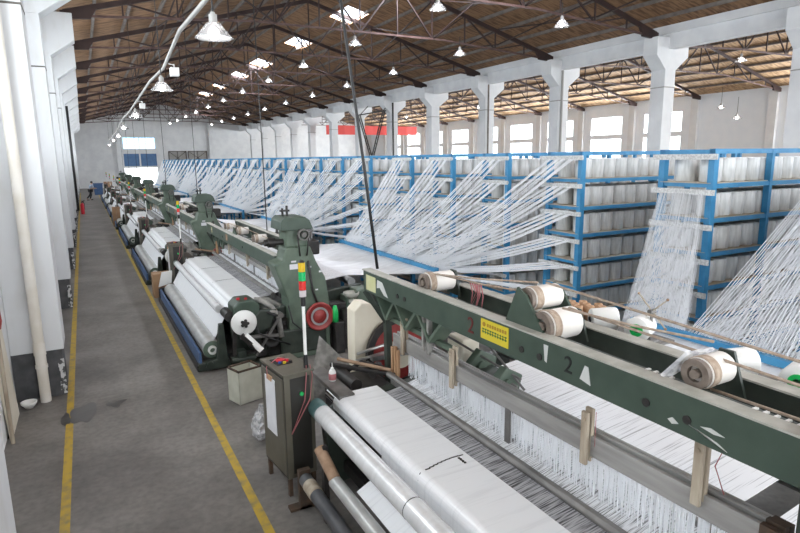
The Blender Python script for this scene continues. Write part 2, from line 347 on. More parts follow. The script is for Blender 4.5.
# ---- roofs
def slope_mesh(mb, x0, z0, x1, z1, ya, yb, t=.06):
    mb.prism([(x0, z0), (x1, z1), (x1, z1+t), (x0, z0+t)], 'y', ya, yb)
zr = lambda x: RZ - SL*abs(x-RX)
SKY = [5.1, 12.8, 20.4, 28.1, 35.7, 44.4, 51.3, 59.0, 66.6]  # nearest ones, beyond the view, added for more light from above
sx0, sx1, sl = 11.9, 13.0, 2.4
roof = MB()
slope_mesh(roof, EXL-.4, zr(EXL-.4), RX, RZ, YB0, YB1)
slope_mesh(roof, RX, RZ, sx0, zr(sx0), YB0, YB1); slope_mesh(roof, sx1, zr(sx1), EXR, zr(EXR), YB0, YB1)
prev = YB0
for y in SKY + [YB1+sl/2]:
    slope_mesh(roof, sx0, zr(sx0), sx1, zr(sx1), prev, y-sl/2); prev = y+sl/2
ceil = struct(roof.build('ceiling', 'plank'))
roof2 = MB(); S2a = (R2Z-8.42)/(R2X-EXR); S2b = (R2Z-7.95)/(OUT-R2X)
zr2 = lambda x: R2Z - (S2a*(R2X-x) if x < R2X else S2b*(x-R2X))
slope_mesh(roof2, EXR, zr2(EXR), R2X, R2Z, YB0, YB1); slope_mesh(roof2, R2X, R2Z, OUT+.4, zr2(OUT+.4), YB0, YB1)
ceil2 = struct(roof2.build('ceiling', 'plank_lit'))
def purlins(xs, zf, par):
    for x in xs:
        b = MB(); b.box(x-.045, x+.045, YB0, YB1, zf(x)-.13, zf(x)-.005); b.build('purlin', 'purlin', par)
purlins([-.3+1.17*i for i in range(9)] + [RX+.12] + [11.55+1.17*i for i in range(8)], zr, ceil)
purlins([21.6+1.25*i for i in range(16)], zr2, ceil2)
for i, y in enumerate(SKY):
    b = MB(); slope_mesh(b, sx0, zr(sx0)+.05, sx1, zr(sx1)+.05, y-sl/2, y+sl/2, .01); struct(b.build('window_%d' % (i+1), 'skylight'))
NW = len(SKY)

# ---- trusses
def truss(xl, zl, xr, zrr, rx, rz, zt, npan):
    o = empty('roof_truss')
    for a, b_ in (((xl, zl), (rx, rz)), ((xr, zrr), (rx, rz))):
        b = MB(); b.bar((a[0], 0, a[1]), (b_[0], 0, b_[1]), .09, .17); b.build('top_chord', 'truss', o)
        b = MB(); s = 1 if a[0] < rx else -1
        b.prism([(a[0]-.1*s, a[1]-.2), (a[0]+.75*s, a[1]-.14), (a[0]+.95*s, a[1]+.2), (a[0]-.1*s, a[1]+.05)], 'y', -.06, .06); b.build('gusset', 'truss', o)
    b = MB(); b.bar((xl, 0, zl-.1), (xl+(xr-xl)*.3, 0, zt), .06, .07); b.bar((xl+(xr-xl)*.3, 0, zt), (xl+(xr-xl)*.7, 0, zt), .06, .07); b.bar((xl+(xr-xl)*.7, 0, zt), (xr, 0, zrr-.1), .06, .07); b.build('tie_bar', 'tie', o)
    zc = lambda x: zl+(rz-zl)*(x-xl)/(rx-xl) if x < rx else zrr+(rz-zrr)*(xr-x)/(xr-rx)
    zb = lambda x: (lambda f: zl-.1+(zt-zl+.1)*f/.3 if f < .3 else (zt if f < .7 else zrr-.1+(zt-zrr+.1)*(1-f)/.3))((x-xl)/(xr-xl))
    for half in (0, 1):
        e = xl if half == 0 else xr
        xs = [e+(rx-e)*i/npan for i in range(1, npan)]
        for i, x in enumerate(xs):
            b = MB(); b.bar((x, 0, zb(x)), (x, 0, zc(x)), .05, .05); b.build('web_post', 'truss', o)
            nx = e+(rx-e)*(i+2)/npan
            b = MB()
            if i % 2 == 0: b.bar((x, 0, zc(x)), (nx, 0, zb(nx)), .055, .055)
            else: b.bar((x, 0, zb(x)), (nx, 0, zc(nx)), .055, .055)
            b.build('web_brace', 'truss', o)
    b = MB(); b.bar((rx, 0, zt), (rx, 0, rz), .05, .05); b.build('web_post', 'truss', o)
    return o
t0 = truss(-.05, 8.12, 20.2, 8.12, RX, RZ-.22, 8.42, 6)
t1 = truss(21.2, 8.12, 41.7, 7.75, R2X, R2Z-.22, 8.3, 6)
for k, y in enumerate(TY[1:]):
    for pr, nm in ((t0, 'left hall above the looms'), (t1, 'right hall beyond the columns')):
        o = pr if k == 0 else copy_tree(pr)
        o.location.y = y if pr is t0 else y+1.2
        tag(o, 'dark red steel roof truss in the %s, %s from the camera' % (nm, ORD[k]), 'roof truss', 'roof trusses of the ' + nm)
# longitudinal bracing between trusses near the ridge and on the slopes
b0 = None
for k in range(1, len(TY)-1):
    o = empty('roof_brace', (0, TY[k], 0), 'crossed dark steel braces between trusses, %s bay from the camera' % ORD[k-1], 'roof brace', 'crossed roof braces')
    for xa in (3.4, 6.8, 13.6, 17.0):
        b = MB(); b.bar((xa, 0, zr(xa)-.25), (xa, BAY, 8.45), .045, .045); b.build('diagonal', 'truss', o)
        b = MB(); b.bar((xa, 0, 8.45), (xa, BAY, zr(xa)-.25), .045, .045); b.build('diagonal', 'truss', o)

# ---- outer wall on the right, with windows in every bay but one
b = MB(); wi = NW
bays = [(TY[i]+1.6, TY[i+1]+1.6) for i in range(len(TY)-1)]
WB = []
b.box(OUT, OUT+.3, YB0, bays[0][0], 0, 8.0)
for i, (a, c) in enumerate(bays):
    mid = (a+c)/2
    if i == 3: b.box(OUT, OUT+.3, a, c, 0, 8.0); continue
    y0, y1 = mid-1.75, mid+1.75
    b.box(OUT, OUT+.3, a, y0, 0, 8.0); b.box(OUT, OUT+.3, y1, c, 0, 8.0)
    for z0, z1 in ((0, 2.6), (4.95, 5.25), (6.85, 8.0)): b.box(OUT, OUT+.3, y0, y1, z0, z1)
    WB += [(y0, y1, 2.6, 4.95), (y0, y1, 5.25, 6.85)]
b.box(OUT, OUT+.3, bays[-1][1], YB1, 0, 8.0)
struct(b.build('wall_right', 'wall_brightened'))
for y0, y1, z0, z1 in WB:
    wi += 1
    f = MB(); f.box(OUT+.1, OUT+.2, y0, y0+.06, z0, z1); f.box(OUT+.1, OUT+.2, y1-.06, y1, z0, z1); f.box(OUT+.1, OUT+.2, y0, y1, z0, z0+.06); f.box(OUT+.1, OUT+.2, y0, y1, z1-.06, z1)
    f.box(OUT+.12, OUT+.18, (y0+y1)/2-.03, (y0+y1)/2+.03, z0, z1)
    fo = struct(f.build('window_%d' % wi, 'white')); p = MB(); p.box(OUT+.145, OUT+.155, y0, y1, z0, z1); p.build('pane', 'glass', fo)
for k, y in enumerate(TY[1:]):
    b = MB(); b.box(OUT-.25, OUT, y+1.3, y+1.9, 0, 7.7)
    tag(b.build('wall_pillar', 'wall'), 'white pilaster on the far window wall, %s from the right' % ORD[k], 'pilaster', 'pilasters on the window wall')

# ---- end wall with window, blue shutters, doorway and two boarded windows
b = MB(); yw0, yw1 = YB1, YB1+.3
dx0, dx1 = 5.0, 9.1
b.prism([(-1.4, 0), (dx0, 0), (dx0, zr(dx0)), (-1.4, ZL)], 'y', yw0, yw1)
b.prism([(dx1, 6.7), (dx1, 0), (20.8, 0), (20.8, zr(20.8)), (RX, RZ), (dx1, zr(dx1))], 'y', yw0, yw1)
b.prism([(dx0, 6.65), (dx1, 6.65), (dx1, zr(dx1)), (dx0, zr(dx0))], 'y', yw0, yw1)
b.box(dx0, dx1, yw0, yw1, 4.45, 5.05); b.box(dx0, dx1, yw0, yw1, 2.55, 2.8); b.box(7.0-.1, 7.0+.1, yw0, yw1, 2.8, 4.45)
b.prism([(20.8, 0), (42.3, 0), (42.3, zr2(42.3)), (R2X, R2Z), (20.8, zr2(20.8))], 'y', yw0, yw1)
struct(b.build('wall_back', 'wall'))
for (x0, x1, z0, z1, m) in ((dx0, dx1, 5.05, 6.65, 'glass_blue'), (dx0, 6.9, 2.8, 4.45, 'shutter'), (7.1, dx1, 2.8, 4.45, 'shutter')):
    wi += 1; f = MB()
    for q in (x0, x1-.08): f.box(q, q+.08, yw0+.05, yw0+.15, z0, z1)
    f.box(x0, x1, yw0+.05, yw0+.15, z0, z0+.08); f.box(x0, x1, yw0+.05, yw0+.15, z1-.08, z1); f.box((x0+x1)/2-.04, (x0+x1)/2+.04, yw0+.06, yw0+.14, z0, z1)
    fo = struct(f.build('window_%d' % wi, 'white' if m == 'glass_blue' else 'shutter')); p = MB(); p.box(x0, x1, yw0+.09, yw0+.11, z0, z1); p.build('pane' if m == 'glass_blue' else 'shutter', m, fo)
for x0, x1 in ((10.7, 13.0), (13.3, 15.8)):
    wi += 1; f = MB(); f.box(x0, x1, yw0-.04, yw0, 2.9, 4.75)
    fo = struct(f.build('window_%d' % wi, 'louver'))
    p = MB(); p.bar((x0, yw0-.07, 2.9), (x1, yw0-.07, 4.75), .05); p.bar((x0, yw0-.07, 4.75), (x1, yw0-.07, 2.9), .05); p.bar(((x0+x1)/2, yw0-.07, 2.9), ((x0+x1)/2, yw0-.07, 4.75), .05)
    for z in (2.9, 4.75): p.bar((x0, yw0-.07, z), (x1, yw0-.07, z), .08)
    for x in (x0, x1): p.bar((x, yw0-.07, 2.9), (x, yw0-.07, 4.75), .08)
    p.build('bracing', 'truss', fo)
for y0, y1 in LB:  # added high left windows, out of view, to bring light onto the cloth
    wi += 1; f = MB()
    for q in (y0, (y0+y1)/2-.03, y1-.06): f.box(-1.38, -1.28, q, q+.06, 3.6, 6.9)
    for z in (3.6, 5.2, 6.84): f.box(-1.38, -1.28, y0, y1, z, z+.06)
    fo = struct(f.build('window_%d' % wi, 'white')); p = MB(); p.box(-1.335, -1.325, y0, y1, 3.6, 6.9); p.build('pane', 'glass', fo)
b = MB(); b.box(16.2, 16.9, YB1-.3, YB1, 0, 9.0); b.box(4.2, 4.7, YB1-.3, YB1, 0, 9.0); struct(b.build('trim_2', 'wall'))

# ---- red banner across the right hall, V ladder
b = MB()
n = 16
top = [(21.6+10.4*i/n, 55+.05*math.sin(i*1.7)) for i in range(n+1)]
for i in range(n):
    (xa, ya), (xb, yb) = top[i], top[i+1]; za, zb_ = 6.75, 6.75
    b.add([(xa, ya, 5.85), (xb, yb, 5.85), (xb, yb, 6.75), (xa, ya, 6.75), (xa, ya+.01, 5.85), (xb, yb+.01, 5.85), (xb, yb+.01, 6.75), (xa, ya+.01, 6.75)], [(0, 1, 2, 3), (7, 6, 5, 4), (0, 4, 5, 1), (3, 2, 6, 7)])
bn = tag(b.build('banner', 'banner'), 'long red cloth banner hung across the right hall behind the columns', 'banner')
b = MB()
for x in (21.7, 24.2, 26.8, 29.4, 31.9): b.tube([(x, 55, 6.74), (x, 55, zr2(x)-.05)], .012, 5)
b.build('hanging_cord', 'rubber', bn)
vl = empty('ladder_frame', (20.0, 41.2, 0), 'black V shaped ladder frame hanging between two columns', 'ladder')
for s in (-1, 1):
    b = MB()
    for d in (0, .34): b.bar((-.1, s*2.0+d*s*.0+(d if s > 0 else -d), 6.85), (-.1, s*.05+(d if s > 0 else -d)*.9, 3.7), .07)
    b.build('stile', 'black', vl)
    b = MB()
    for i in range(8):
        f = (i+.7)/8; yy = s*(2.0+(.05-2.0)*f); b.bar((-.1, yy, 6.85-3.15*f), (-.1, yy+s*.33, 6.85-3.15*f), .035)
    b.build('rungs', 'black', vl)
b = MB(); b.bar((20.0-.1, 41.2-2.5, 6.9), (20.0-.1, 41.2+2.5, 6.9), .08); b.v = [(x-20.0, y-41.2, z) for x, y, z in b.v]; b.build('hanger_bar', 'black', vl)
b = MB(); b.bar((-.1, -2.0, 6.9), (.62, -2.0, 7.6), .05); b.bar((-.1, 2.0, 6.9), (.62, 2.0, 7.6), .05); b.build('hanger_arm', 'black', vl)
# ================================================================= LOOMS
RXO, RYO = 2.6, -2.6                     # loom root: under the middle of the machine
def loom(kind):
    root = empty('weaving_loom')
    def P(mb, name, mats, parent=None, bevel=0, shift=True):
        mb.v = [(x-RXO, y-RYO, z) for x, y, z in mb.v]
        return mb.build(name, mats, parent or root, bevel=bevel)
    K1 = kind == 1
    bz = 2.20 if K1 else 1.82
    rz_ = 2.20 if K1 else 1.98
    # end frames
    for y in ((.12, .27), (-5.58, -5.43)):
        b = MB(); b.prism([(2.05, 0), (2.6, 0), (2.7, .35), (3.7, .35), (3.9, 0), (4.45, 0), (4.5, 1.12), (3.3, 1.0), (2.85, .95), (2.15, .88), (2.0, .7)], 'y', *y)
        P(b, 'side_frame', 'green_dark', bevel=.015)
    b = MB(); b.box(2.45, 2.55, -5.43, .12, .15, .85); b.box(2.2, 2.3, -5.43, .12, .12, .24); b.box(3.9, 4.0, -5.43, .12, .2, .5)
    P(b, 'cross_rail', 'black')
    # breast roller, press roller, wound roll
    b = MB(); b.cyl((2.2, .42 if K1 else .10, .92), (2.2, -5.5, .92), .072, n=24)
    br = P(b, 'breast_roller', 'steel')
    b = MB()
    for i in range(12 if K1 else 0):
        a = 2*PI*i/12; b.bar((2.2+.073*math.cos(a), .41, .92+.073*math.sin(a)), (2.2+.073*math.cos(a), .02, .92+.073*math.sin(a)), .014)
    if K1: P(b, 'grip_ribs', 'black', br)
    ax, az, ar = (1.915, .925, .094) if K1 else (1.875, .90, .072)
    b = MB(); b.cyl((ax, -.06, az), (ax, -5.25, az), ar, n=32)
    pr = P(b, 'press_roller', 'roll')
    b = MB(); b.cyl((ax, .15, az), (ax, -.06, az), ar*1.0, n=32)
    tag(P(b, 'end_cap', 'teal' if K1 else 'green_dark', pr), 'teal end cap' if K1 else None)
    if K1:
        b = MB(); b.cyl((ax, -1.92, az), (ax, -1.928, az), ar+.0015, n=32); P(b, 'dark_thread', 'rubber', pr)
        b = MB(); b.cyl((1.765, -.72, .56), (1.765, -5.2, .56), .062, n=28)
        wr = P(b, 'cloth_roll', 'roll_grey')
        b = MB(); b.cyl((1.735, -.42, .76), (1.765, -.72, .58), .056, n=20, hollow=.82); P(b, 'cardboard_tube', 'cardboard_dark', wr)
        b = MB(); b.cyl((1.66, -.18, .33), (1.66, -5.4, .33), .068, n=24, mi=0); b.cyl((1.66, -.30, .33), (1.66, -.5, .33), .072, n=24, mi=1); b.cyl((1.66, -.1, .33), (1.66, -.3, .33), .06, n=24, mi=2)
        P(b, 'floor_roller', ['dark_roll', 'wood', 'black'])
        b = MB(); b.box(1.6, 1.72, -.16, -.1, 0, .42); b.box(1.6, 1.72, -5.45, -5.38, 0, .42); b.box(1.5, 1.75, -.16, -.06, 0, .03); P(b, 'roller_stand', 'rust')
        b = MB(); b.box(1.74, 1.79, -.5, -.44, 0, .8); b.box(1.74, 1.79, -5.3, -5.24, 0, .62); P(b, 'roll_support', 'black')
    else:
        b = MB(); b.cyl((1.645, -.28, .30), (1.645, -5.62, .30), .15, n=32); wr = P(b, 'cloth_roll', 'roll_grey')
        b = MB(); b.cyl((1.645, -5.62, .30), (1.645, -5.64, .30), .148, n=32, mi=0); b.cyl((1.645, -5.64, .30), (1.645, -5.70, .30), .075, n=20, mi=1, hollow=.6); P(b, 'roll_end', ['greenp' if 0 else 'green_light', 'white'], wr)
        b = MB(); b.box(1.40, 1.44, -5.80, -.2, .10, .32); P(b, 'guard_board', 'blue_dark')
        b = MB(); b.box(1.36, 1.50, -5.80, -.1, 0, .10); b.box(1.38, 1.72, -.2, -.12, 0, .34); P(b, 'roll_cradle', 'black')
        b = MB(); b.prism([(1.38, .02), (2.1, .02), (2.1, .12), (1.86, .16), (1.82, .78), (1.75, .78), (1.68, .18), (1.38, .14)], 'y', -5.86, -5.74); b.cyl((1.55, -5.86, .12), (1.55, -5.93, .12), .065); P(b, 'roll_stand', 'green_dark', bevel=.01)
    # cloth
    prof = []
    for i in range(10):
        a = PI/2 + i*(PI*.56)/9; prof.append((2.2+.082*math.cos(a), .92+.082*math.sin(a)))
    prof = [(2.64, 1.004), (2.4, 1.004)] + prof + ([(2.118, .86)] if K1 else [(2.0, .80), (1.775, .375)])
    b = MB(); b.strip(prof, -5.25, .16, .006); cl = P(b, 'woven_cloth', 'cloth')
    if K1: b = MB(); b.strip([(2.118, .86), (2.10, .70), (1.86, .575)], -5.25, -1.0, .006); P(b, 'hanging_cloth', 'cloth', cl)
    b = MB()
    for y in ((-1.62,) if K1 else (-1.7, -3.3)):
        n = 9
        for i in range(n):
            xa = 2.20+.40*i/n; b.box(xa, xa+.40/n+.002, y-.006+.05*math.sin(i/n*2.2), y+.006+.05*math.sin(i/n*2.2), 1.002, 1.012)
        b.tube([(2.205, y, 1.004), (2.15, y, .99), (2.12, y-.02, .945)], .006, 5)
    P(b, 'selvedge_mark', 'rubber', cl)
    if K1:
        b = MB()
        for i in range(9): b.box(2.53+.004*math.sin(i*2.3), 2.55+.004*math.sin(i*2.3), -1.7+.012*i, -1.7+.012*i+.008, 1.004, 1.014)
        P(b, 'temple_clip', 'black', cl)
    # open warp in front of the reed, batten, reed
    b = MB(); b.strip([(2.84, 1.03), (2.62, 1.002)], -5.2, -.05, .005); P(b, 'open_warp', 'warp_grey')
    b = MB(); b.prism([(2.82, 1.035), (2.88, 1.035), (2.895, 1.06), (2.88, 1.09), (2.83, 1.095), (2.81, 1.065)], 'y', -5.3, .28); b.box(2.83, 2.88, -5.3, .2, .98, 1.03); P(b, 'batten', 'batten', bevel=.008)
    b = MB(); b.strip([(3.14, 1.10), (2.9, 1.05)], -5.2, -.05, .005); P(b, 'shed_warp', 'shed')
    # heald frames with their wires
    fy = [(.42, -3.78), (-3.95, -5.3)] if K1 else [(.22, -5.3)]
    tilt = .015 if K1 else 0.0
    ft = 1.495 if K1 else 1.37
    for ya, yb in fy:
        for j, x in enumerate((3.0, 3.055, 3.11)):
            z = ft + (-.0, .012, .0)[j]
            b = MB()
            za, zb_ = z-tilt*(ya-.4), z-tilt*(yb-.4)
            hh = .155 if K1 else .09
            b.add([(x-.014, ya, za-hh), (x+.014, ya, za-hh), (x-.014, ya, za), (x+.014, ya, za), (x-.014, yb, zb_-hh), (x+.014, yb, zb_-hh), (x-.014, yb, zb_), (x+.014, yb, zb_)],
                  [(0, 2, 3, 1), (4, 5, 7, 6), (0, 4, 6, 2), (1, 3, 7, 5), (2, 6, 7, 3), (0, 1, 5, 4)])
            fr = P(b, 'heald_frame', 'frame', bevel=.003)
            if K1 and yb > -4: w = MB(); w.box(x-.02, x+.02, yb-.10, yb, zb_-hh-.02, zb_+.005); P(w, 'frame_end', 'rust', fr)
            rnd = random.Random(j*9+kind); w = MB(); n = int((ya-yb)*(62 if K1 else 36))
            for i in range(n):
                y = ya-.35-(ya-yb-.4)*(i+rnd.random())/n
                if rnd.random() < .18: continue
                zt = z-tilt*(y-.4)-hh-.02*rnd.random(); zb2 = 1.07+.10*rnd.random()**2
                w.bar((x, y, zt), (x+.012*(rnd.random()-.5), y+.02*(rnd.random()-.5), zb2), (.0032+.003*rnd.random())*(1 if K1 else 1.6))
            tag(P(w, 'heald_wires', 'yarn', fr), kind='stuff')
            if j == 0:
                w = MB(); k = 2 if yb > -4 and K1 else 3
                for i in range(k+1): y = ya-.05+(yb-ya+.1)*i/k; zz = z-tilt*(y-.4)-hh; w.box(x-.02, x+.02, y-.03, y+.03, zz-.30, zz+.01)
                if not K1: w.box(x-.02, x+.02, yb, ya, 1.06, 1.10)
                P(w, 'frame_upright', 'batten', fr)
    for y, zt in (((-.86, 1.68), (-2.57, 1.72), (-3.43, 1.88), (.13, 1.72)) if K1 else ((-1.2, 1.62), (-3.0, 1.6), (-4.6, 1.6))):
        b = MB(); x = 2.97; b.box(x-.028, x+.0, y-.03, y+.03, zt-.40, zt); b.box(x+.015, x+.045, y-.034, y+.034, zt-.38, zt+.02); b.cyl((x-.04, y, zt-.05), (x-.02, y, zt-.05), .015)
        P(b, 'frame_guide', 'wood', bevel=.006)
    b = MB(); b.box(2.95, 2.98, .30, .34, 1.02, 1.36); b.box(2.95, 2.98, .37, .41, 1.02, 1.34); b.box(2.95, 2.98, .24, .27, 1.02, 1.33)
    P(b, 'frame_guide', 'wood_orange')
    # warp behind the healds, back rest
    for ya, yb in ([(-.42, -3.28), (-3.5, -5.2)] if K1 else [(-.1, -5.2)]):
        b = MB(); b.strip([(4.36, 1.232), (3.30, 1.117)], yb, ya, .006); P(b, 'warp_sheet', 'warp'); b = MB(); b.strip([(3.302, 1.117), (3.13, 1.10)], yb, ya, .005); P(b, 'heald_warp', 'shed')
    b = MB(); b.cyl((4.36, .15, 1.15), (4.36, -5.45, 1.15), .078, n=20); P(b, 'back_rest_roller', 'steel')
    b = MB(); b.box(3.3, 3.36, -5.43, .12, .92, .98); b.box(3.22, 3.26, -5.43, -3.2, 1.16, 1.2); b.box(3.5, 3.56, -5.43, .12, .96, 1.02); P(b, 'rear_rail', 'batten')
    # top beams
    b = MB(); b.box(2.83, 2.875, -5.6, .86, bz-.265, bz-.012)
    fb = P(b, 'top_beam', 'green', bevel=.004)
    b = MB(); b.box(2.815, 2.93, -5.6, .865, bz-.012, bz); P(b, 'top_flange', 'dusty', fb)
    b = MB()
    for y in (.0, -.16, -2.02, -2.22, -3.15, -3.42) if K1 else (.2, -1.2, -3.2): b.cyl((2.822, y, bz-.16), (2.832, y, bz-.16), .026, n=12)
    P(b, 'bolt_hole', 'black', fb)
    b = MB(); b.box(3.32, 3.365, -5.6, -.42, rz_-.30, rz_-.012)
    rb = P(b, 'top_beam', 'green_dark', bevel=.004)
    b = MB(); b.box(3.30, 3.42, -5.6, -.42, rz_-.012, rz_); P(b, 'top_flange', 'dusty', rb)
    b = MB(); b.box(2.94, 3.0, -5.6, -.3, bz-.07, bz-.02); 
    for i in range(90):
        if not K1 or 45 < i < 50 or 57 < i: b.box(2.95, 2.99, -.5-.055*i-.018, -.5-.055*i, bz-.02, bz-.010, mi=1)
    P(b, 'slotted_rail', ['green_dark', 'white'])
    # lattice under the far end of the beam, leg
    b = MB()
    b.box(3.0, 3.3, -.75, .80, bz-.30, bz-.275)
    zig = [(.78, bz-.30), (.52, bz-.56), (.30, bz-.30), (.05, bz-.56), (-.2, bz-.30), (-.45, bz-.56), (-.7, bz-.30)]
    for (ya, za), (yb, zb_) in zip(zig, zig[1:]): b.bar((3.04, ya, za), (3.04, yb, zb_), .035, .20, up=(1, 0, 0))
    b.bar((3.04, .55, bz-.57), (3.04, -.75, bz-.57), .05, .05)
    P(b, 'lattice_bracket', 'green_light')
    b = MB(); b.bar((2.85, .84, bz-.26), (3.02, .62, bz-.62), .07); b.bar((3.02, .62, bz-.60), (3.03, .6, 0), .075); P(b, 'beam_leg', 'green_dark')
    if K1:
        b = MB(); b.prism([(2.80, 2.30), (3.44, 2.30), (3.44, 1.5), (2.92, 1.5), (2.80, 1.62)], 'y', -4.45, -4.03); P(b, 'beam_upright', 'green_dark', bevel=.01)
    # near end tower
    ty = -6.0
    b = MB(); b.prism([(2.70, 1.72), (2.86, 1.78), (2.92, 2.0), (3.36, 2.0), (3.46, 1.72), (3.62, 1.42), (3.68, 1.0), (3.68, 0), (2.92, 0), (2.92, 1.1), (2.80, 1.42)], 'y', ty, ty+.45)
    tw = P(b, 'tower_body', 'green_light', bevel=.03)
    b = MB(); b.box(2.95, 3.34, ty+.05, ty+.5, 1.98, 2.34); P(b, 'tower_neck', 'green_light', tw, bevel=.04)
    b = MB(); b.prism([(2.84, 2.30), (3.42, 2.30), (3.36, 2.46), (3.28, 2.52), (2.92, 2.52), (2.86, 2.46)], 'y', ty-.02, ty+.6); P(b, 'hood', 'green', tw, bevel=.012)
    b = MB(); b.cyl((2.98, ty+.3, 2.52), (2.98, ty+.3, 2.66), .02); b.cyl((3.06, ty+.3, 2.52), (3.06, ty+.3, 2.70), .02); b.box(2.94, 3.1, ty+.26, ty+.34, 2.6, 2.63); P(b, 'lifting_lug', 'black', tw)
    b = MB(); b.cyl((3.22, ty-.10, 2.22), (3.22, ty-.02, 2.22), .10, n=24, hollow=.8); b.cyl((3.22, ty-.11, 2.22), (3.22, ty, 2.22), .045, n=16); P(b, 'pulley', 'batten', tw)
    b = MB(); b.tube([(3.115, ty-.06, 2.22), (3.15, ty-.06, 1.85)], .014); b.tube([(3.325, ty-.06, 2.22), (3.27, ty-.06, 1.85)], .014); b.tube([(3.30, ty-.03, 1.75), (3.36, ty-.03, 1.2), (3.45, ty-.06, .9)], .02); P(b, 'belt_cover', 'black', tw)
    b = MB()
    for x, z, w, h in ((3.0, 1.74, .09, .03), (2.97, 1.62, .17, .09), (3.3, 1.62, .06, .03), (3.5, 1.52, .06, .03), (3.42, 1.2, .05, .025)): b.box(x, x+w, ty-.004, ty, z, z+h)
    P(b, 'white_tag', 'paper', tw)
    b = MB(); b.box(3.34, 3.58, ty+.12, ty+.42, 1.82, 2.08); P(b, 'gear_case', 'black', tw, bevel=.03)
    b = MB(); b.cyl((2.62, ty+.25, 2.08), (2.97, ty+.25, 2.08), .055); b.cyl((2.68, ty+.25, 2.08), (2.80, ty+.25, 2.08), .085); P(b, 'shaft_coupling', 'black', tw)
    # near end drive gear
    b = MB(); b.box(2.25, 2.92, ty+.16, ty+.42, .25, .96); b.box(2.75, 3.6, ty-.02, ty+.1, .1, .55); b.prism([(2.3, .55), (2.6, .62), (2.72, .95), (2.4, .98), (2.28, .8)], 'y', ty+.02, ty+.2); P(b, 'drive_housing', 'green_dark', bevel=.03)
    b = MB()
    for x, z, r, d in ((2.62, .42, .16, .10), (2.42, .30, .10, .06), (2.86, .62, .13, .05), (3.05, .35, .12, .08), (2.66, .78, .07, .08), (3.2, 1.15, .05, .04), (3.05, .95, .06, .06)):
        b.lathe([(0, 0), (r*.93, 0), (r, .01), (r, d-.01), (r*.9, d), (r*.8, d-.02), (r*.3, d-.02), (r*.25, d+.03), (0, d+.03)], (x, ty+.17, z), (0, -1, 0), n=20)
        b.v = b.v
    P(b, 'gear_train', 'black')
    b = MB(); b.tube([(2.3, ty+.05, .9), (2.35, ty-.08, .6), (2.6, ty-.1, .45), (2.9, ty-.05, .3)], .016, 6); b.tube([(2.9, ty-.04, 1.0), (2.95, ty-.1, .7), (3.15, ty-.12, .5), (3.2, ty-.06, .2)], .014, 6); b.tube([(2.4, ty+.1, .99), (2.65, ty-.02, .86), (2.85, ty-.05, .82)], .02, 6); P(b, 'oil_hose', 'rubber')
    b = MB(); b.bar((2.30, ty-.05, .2), (2.75, ty-.05, .85), .05, .03); b.bar((2.05, ty-.02, .55), (2.7, ty-.02, .5), .05); b.cyl((2.75, ty-.1, .86), (2.75, ty+.05, .86), .045); P(b, 'connecting_rod', 'batten')
    b = MB(); b.box(1.9, 2.6, ty-.1, ty+.3, .0, .07); b.box(2.0, 2.15, ty+.0, ty+.2, .07, .3); b.cyl((1.9, ty+.05, .15), (2.3, ty+.05, .15), .06); P(b, 'base_casting', 'green_dark', bevel=.015)
    b = MB(); b.prism([(1.98, .75), (2.42, .75), (2.42, 1.08), (2.32, 1.16), (2.08, 1.16), (1.98, 1.06)], 'y', ty+.03, ty+.5); b.cyl((2.1, ty+.2, 1.16), (2.1, ty+.2, 1.19), .03, mi=1); b.cyl((2.22, ty+.16, 1.16), (2.22, ty+.16, 1.18), .025, mi=1); P(b, 'take_up_gearbox', ['green', 'redp'], bevel=.025)
    b = MB(); b.lathe([(.0, 0), (.205, 0), (.215, .015), (.215, .045), (.198, .06), (.12, .05), (.10, .075), (0, .075)], (2.12, ty-.02, .81), (0, -1, 0), n=32); hw = P(b, 'hand_wheel', 'white')
    b = MB(); b.cyl((2.12, ty-.09, .81), (2.12, ty-.14, .81), .05, n=8)
    for i in range(5): a = 2*PI*i/5; b.cyl((2.12+.05*math.cos(a), ty-.1, .81+.05*math.sin(a)), (2.12+.05*math.cos(a), ty-.13, .81+.05*math.sin(a)), .025, n=8)
    P(b, 'hub_knob', 'black', hw)
    b = MB(); b.bar((2.05, ty-.1, .62), (2.35, ty-.25, .30), .07); b.bar((2.0, ty+.1, .75), (1.95, ty+.1, .2), .06); b.cyl((1.93, ty+.12, .9), (1.93, ty+.5, .9), .085, n=16); b.box(1.88, 2.5, ty+.1, ty+.25, .12, .22); P(b, 'lever_linkage', 'black')
    b = MB(); b.cyl((2.12, ty-.09, .60), (2.34, ty-.25, .34), .055, n=12); P(b, 'link_sleeve', 'white')
    b = MB()
    rnd = random.Random(3)
    b.tube([(2.45, ty+.2, 1.12), (2.62, ty+.1, 1.02), (2.74, ty+.05, .8), (2.76, ty-.02, .45)], .05, 8); b.tube([(2.4, ty+.3, 1.1), (2.62, ty+.25, 1.08), (2.82, ty+.2, .95)], .045, 8); b.tube([(2.5, ty+.1, .95), (2.7, ty, .9), (2.75, ty-.02, .6)], .035, 8)
    P(b, 'picking_arm', 'scrap')
    b = MB(); b.lathe([(.05, 0), (.24, 0), (.255, .02), (.255, .06), (.225, .07), (.20, .03), (.10, .03), (.08, .07), (0, .07)], (3.45, ty-.05, .74), (0, -1, 0), n=36); fw = P(b, 'flywheel', 'red')
    b = MB(); b.cyl((3.45, ty-.082, .74), (3.45, ty-.095, .74), .165, n=32, hollow=.78); P(b, 'bright_rim', 'steel', fw)
    b = MB(); b.cyl((3.74, ty-.1, .50), (3.74, ty-.1, .60), .04, mi=1); b.lathe([(.0, .60), (.06, .60), (.055, .80), (.03, .90), (0, .90)], (3.74, ty-.1, 0), mi=0); P(b, 'oiler_cap', ['greenp', 'black'])
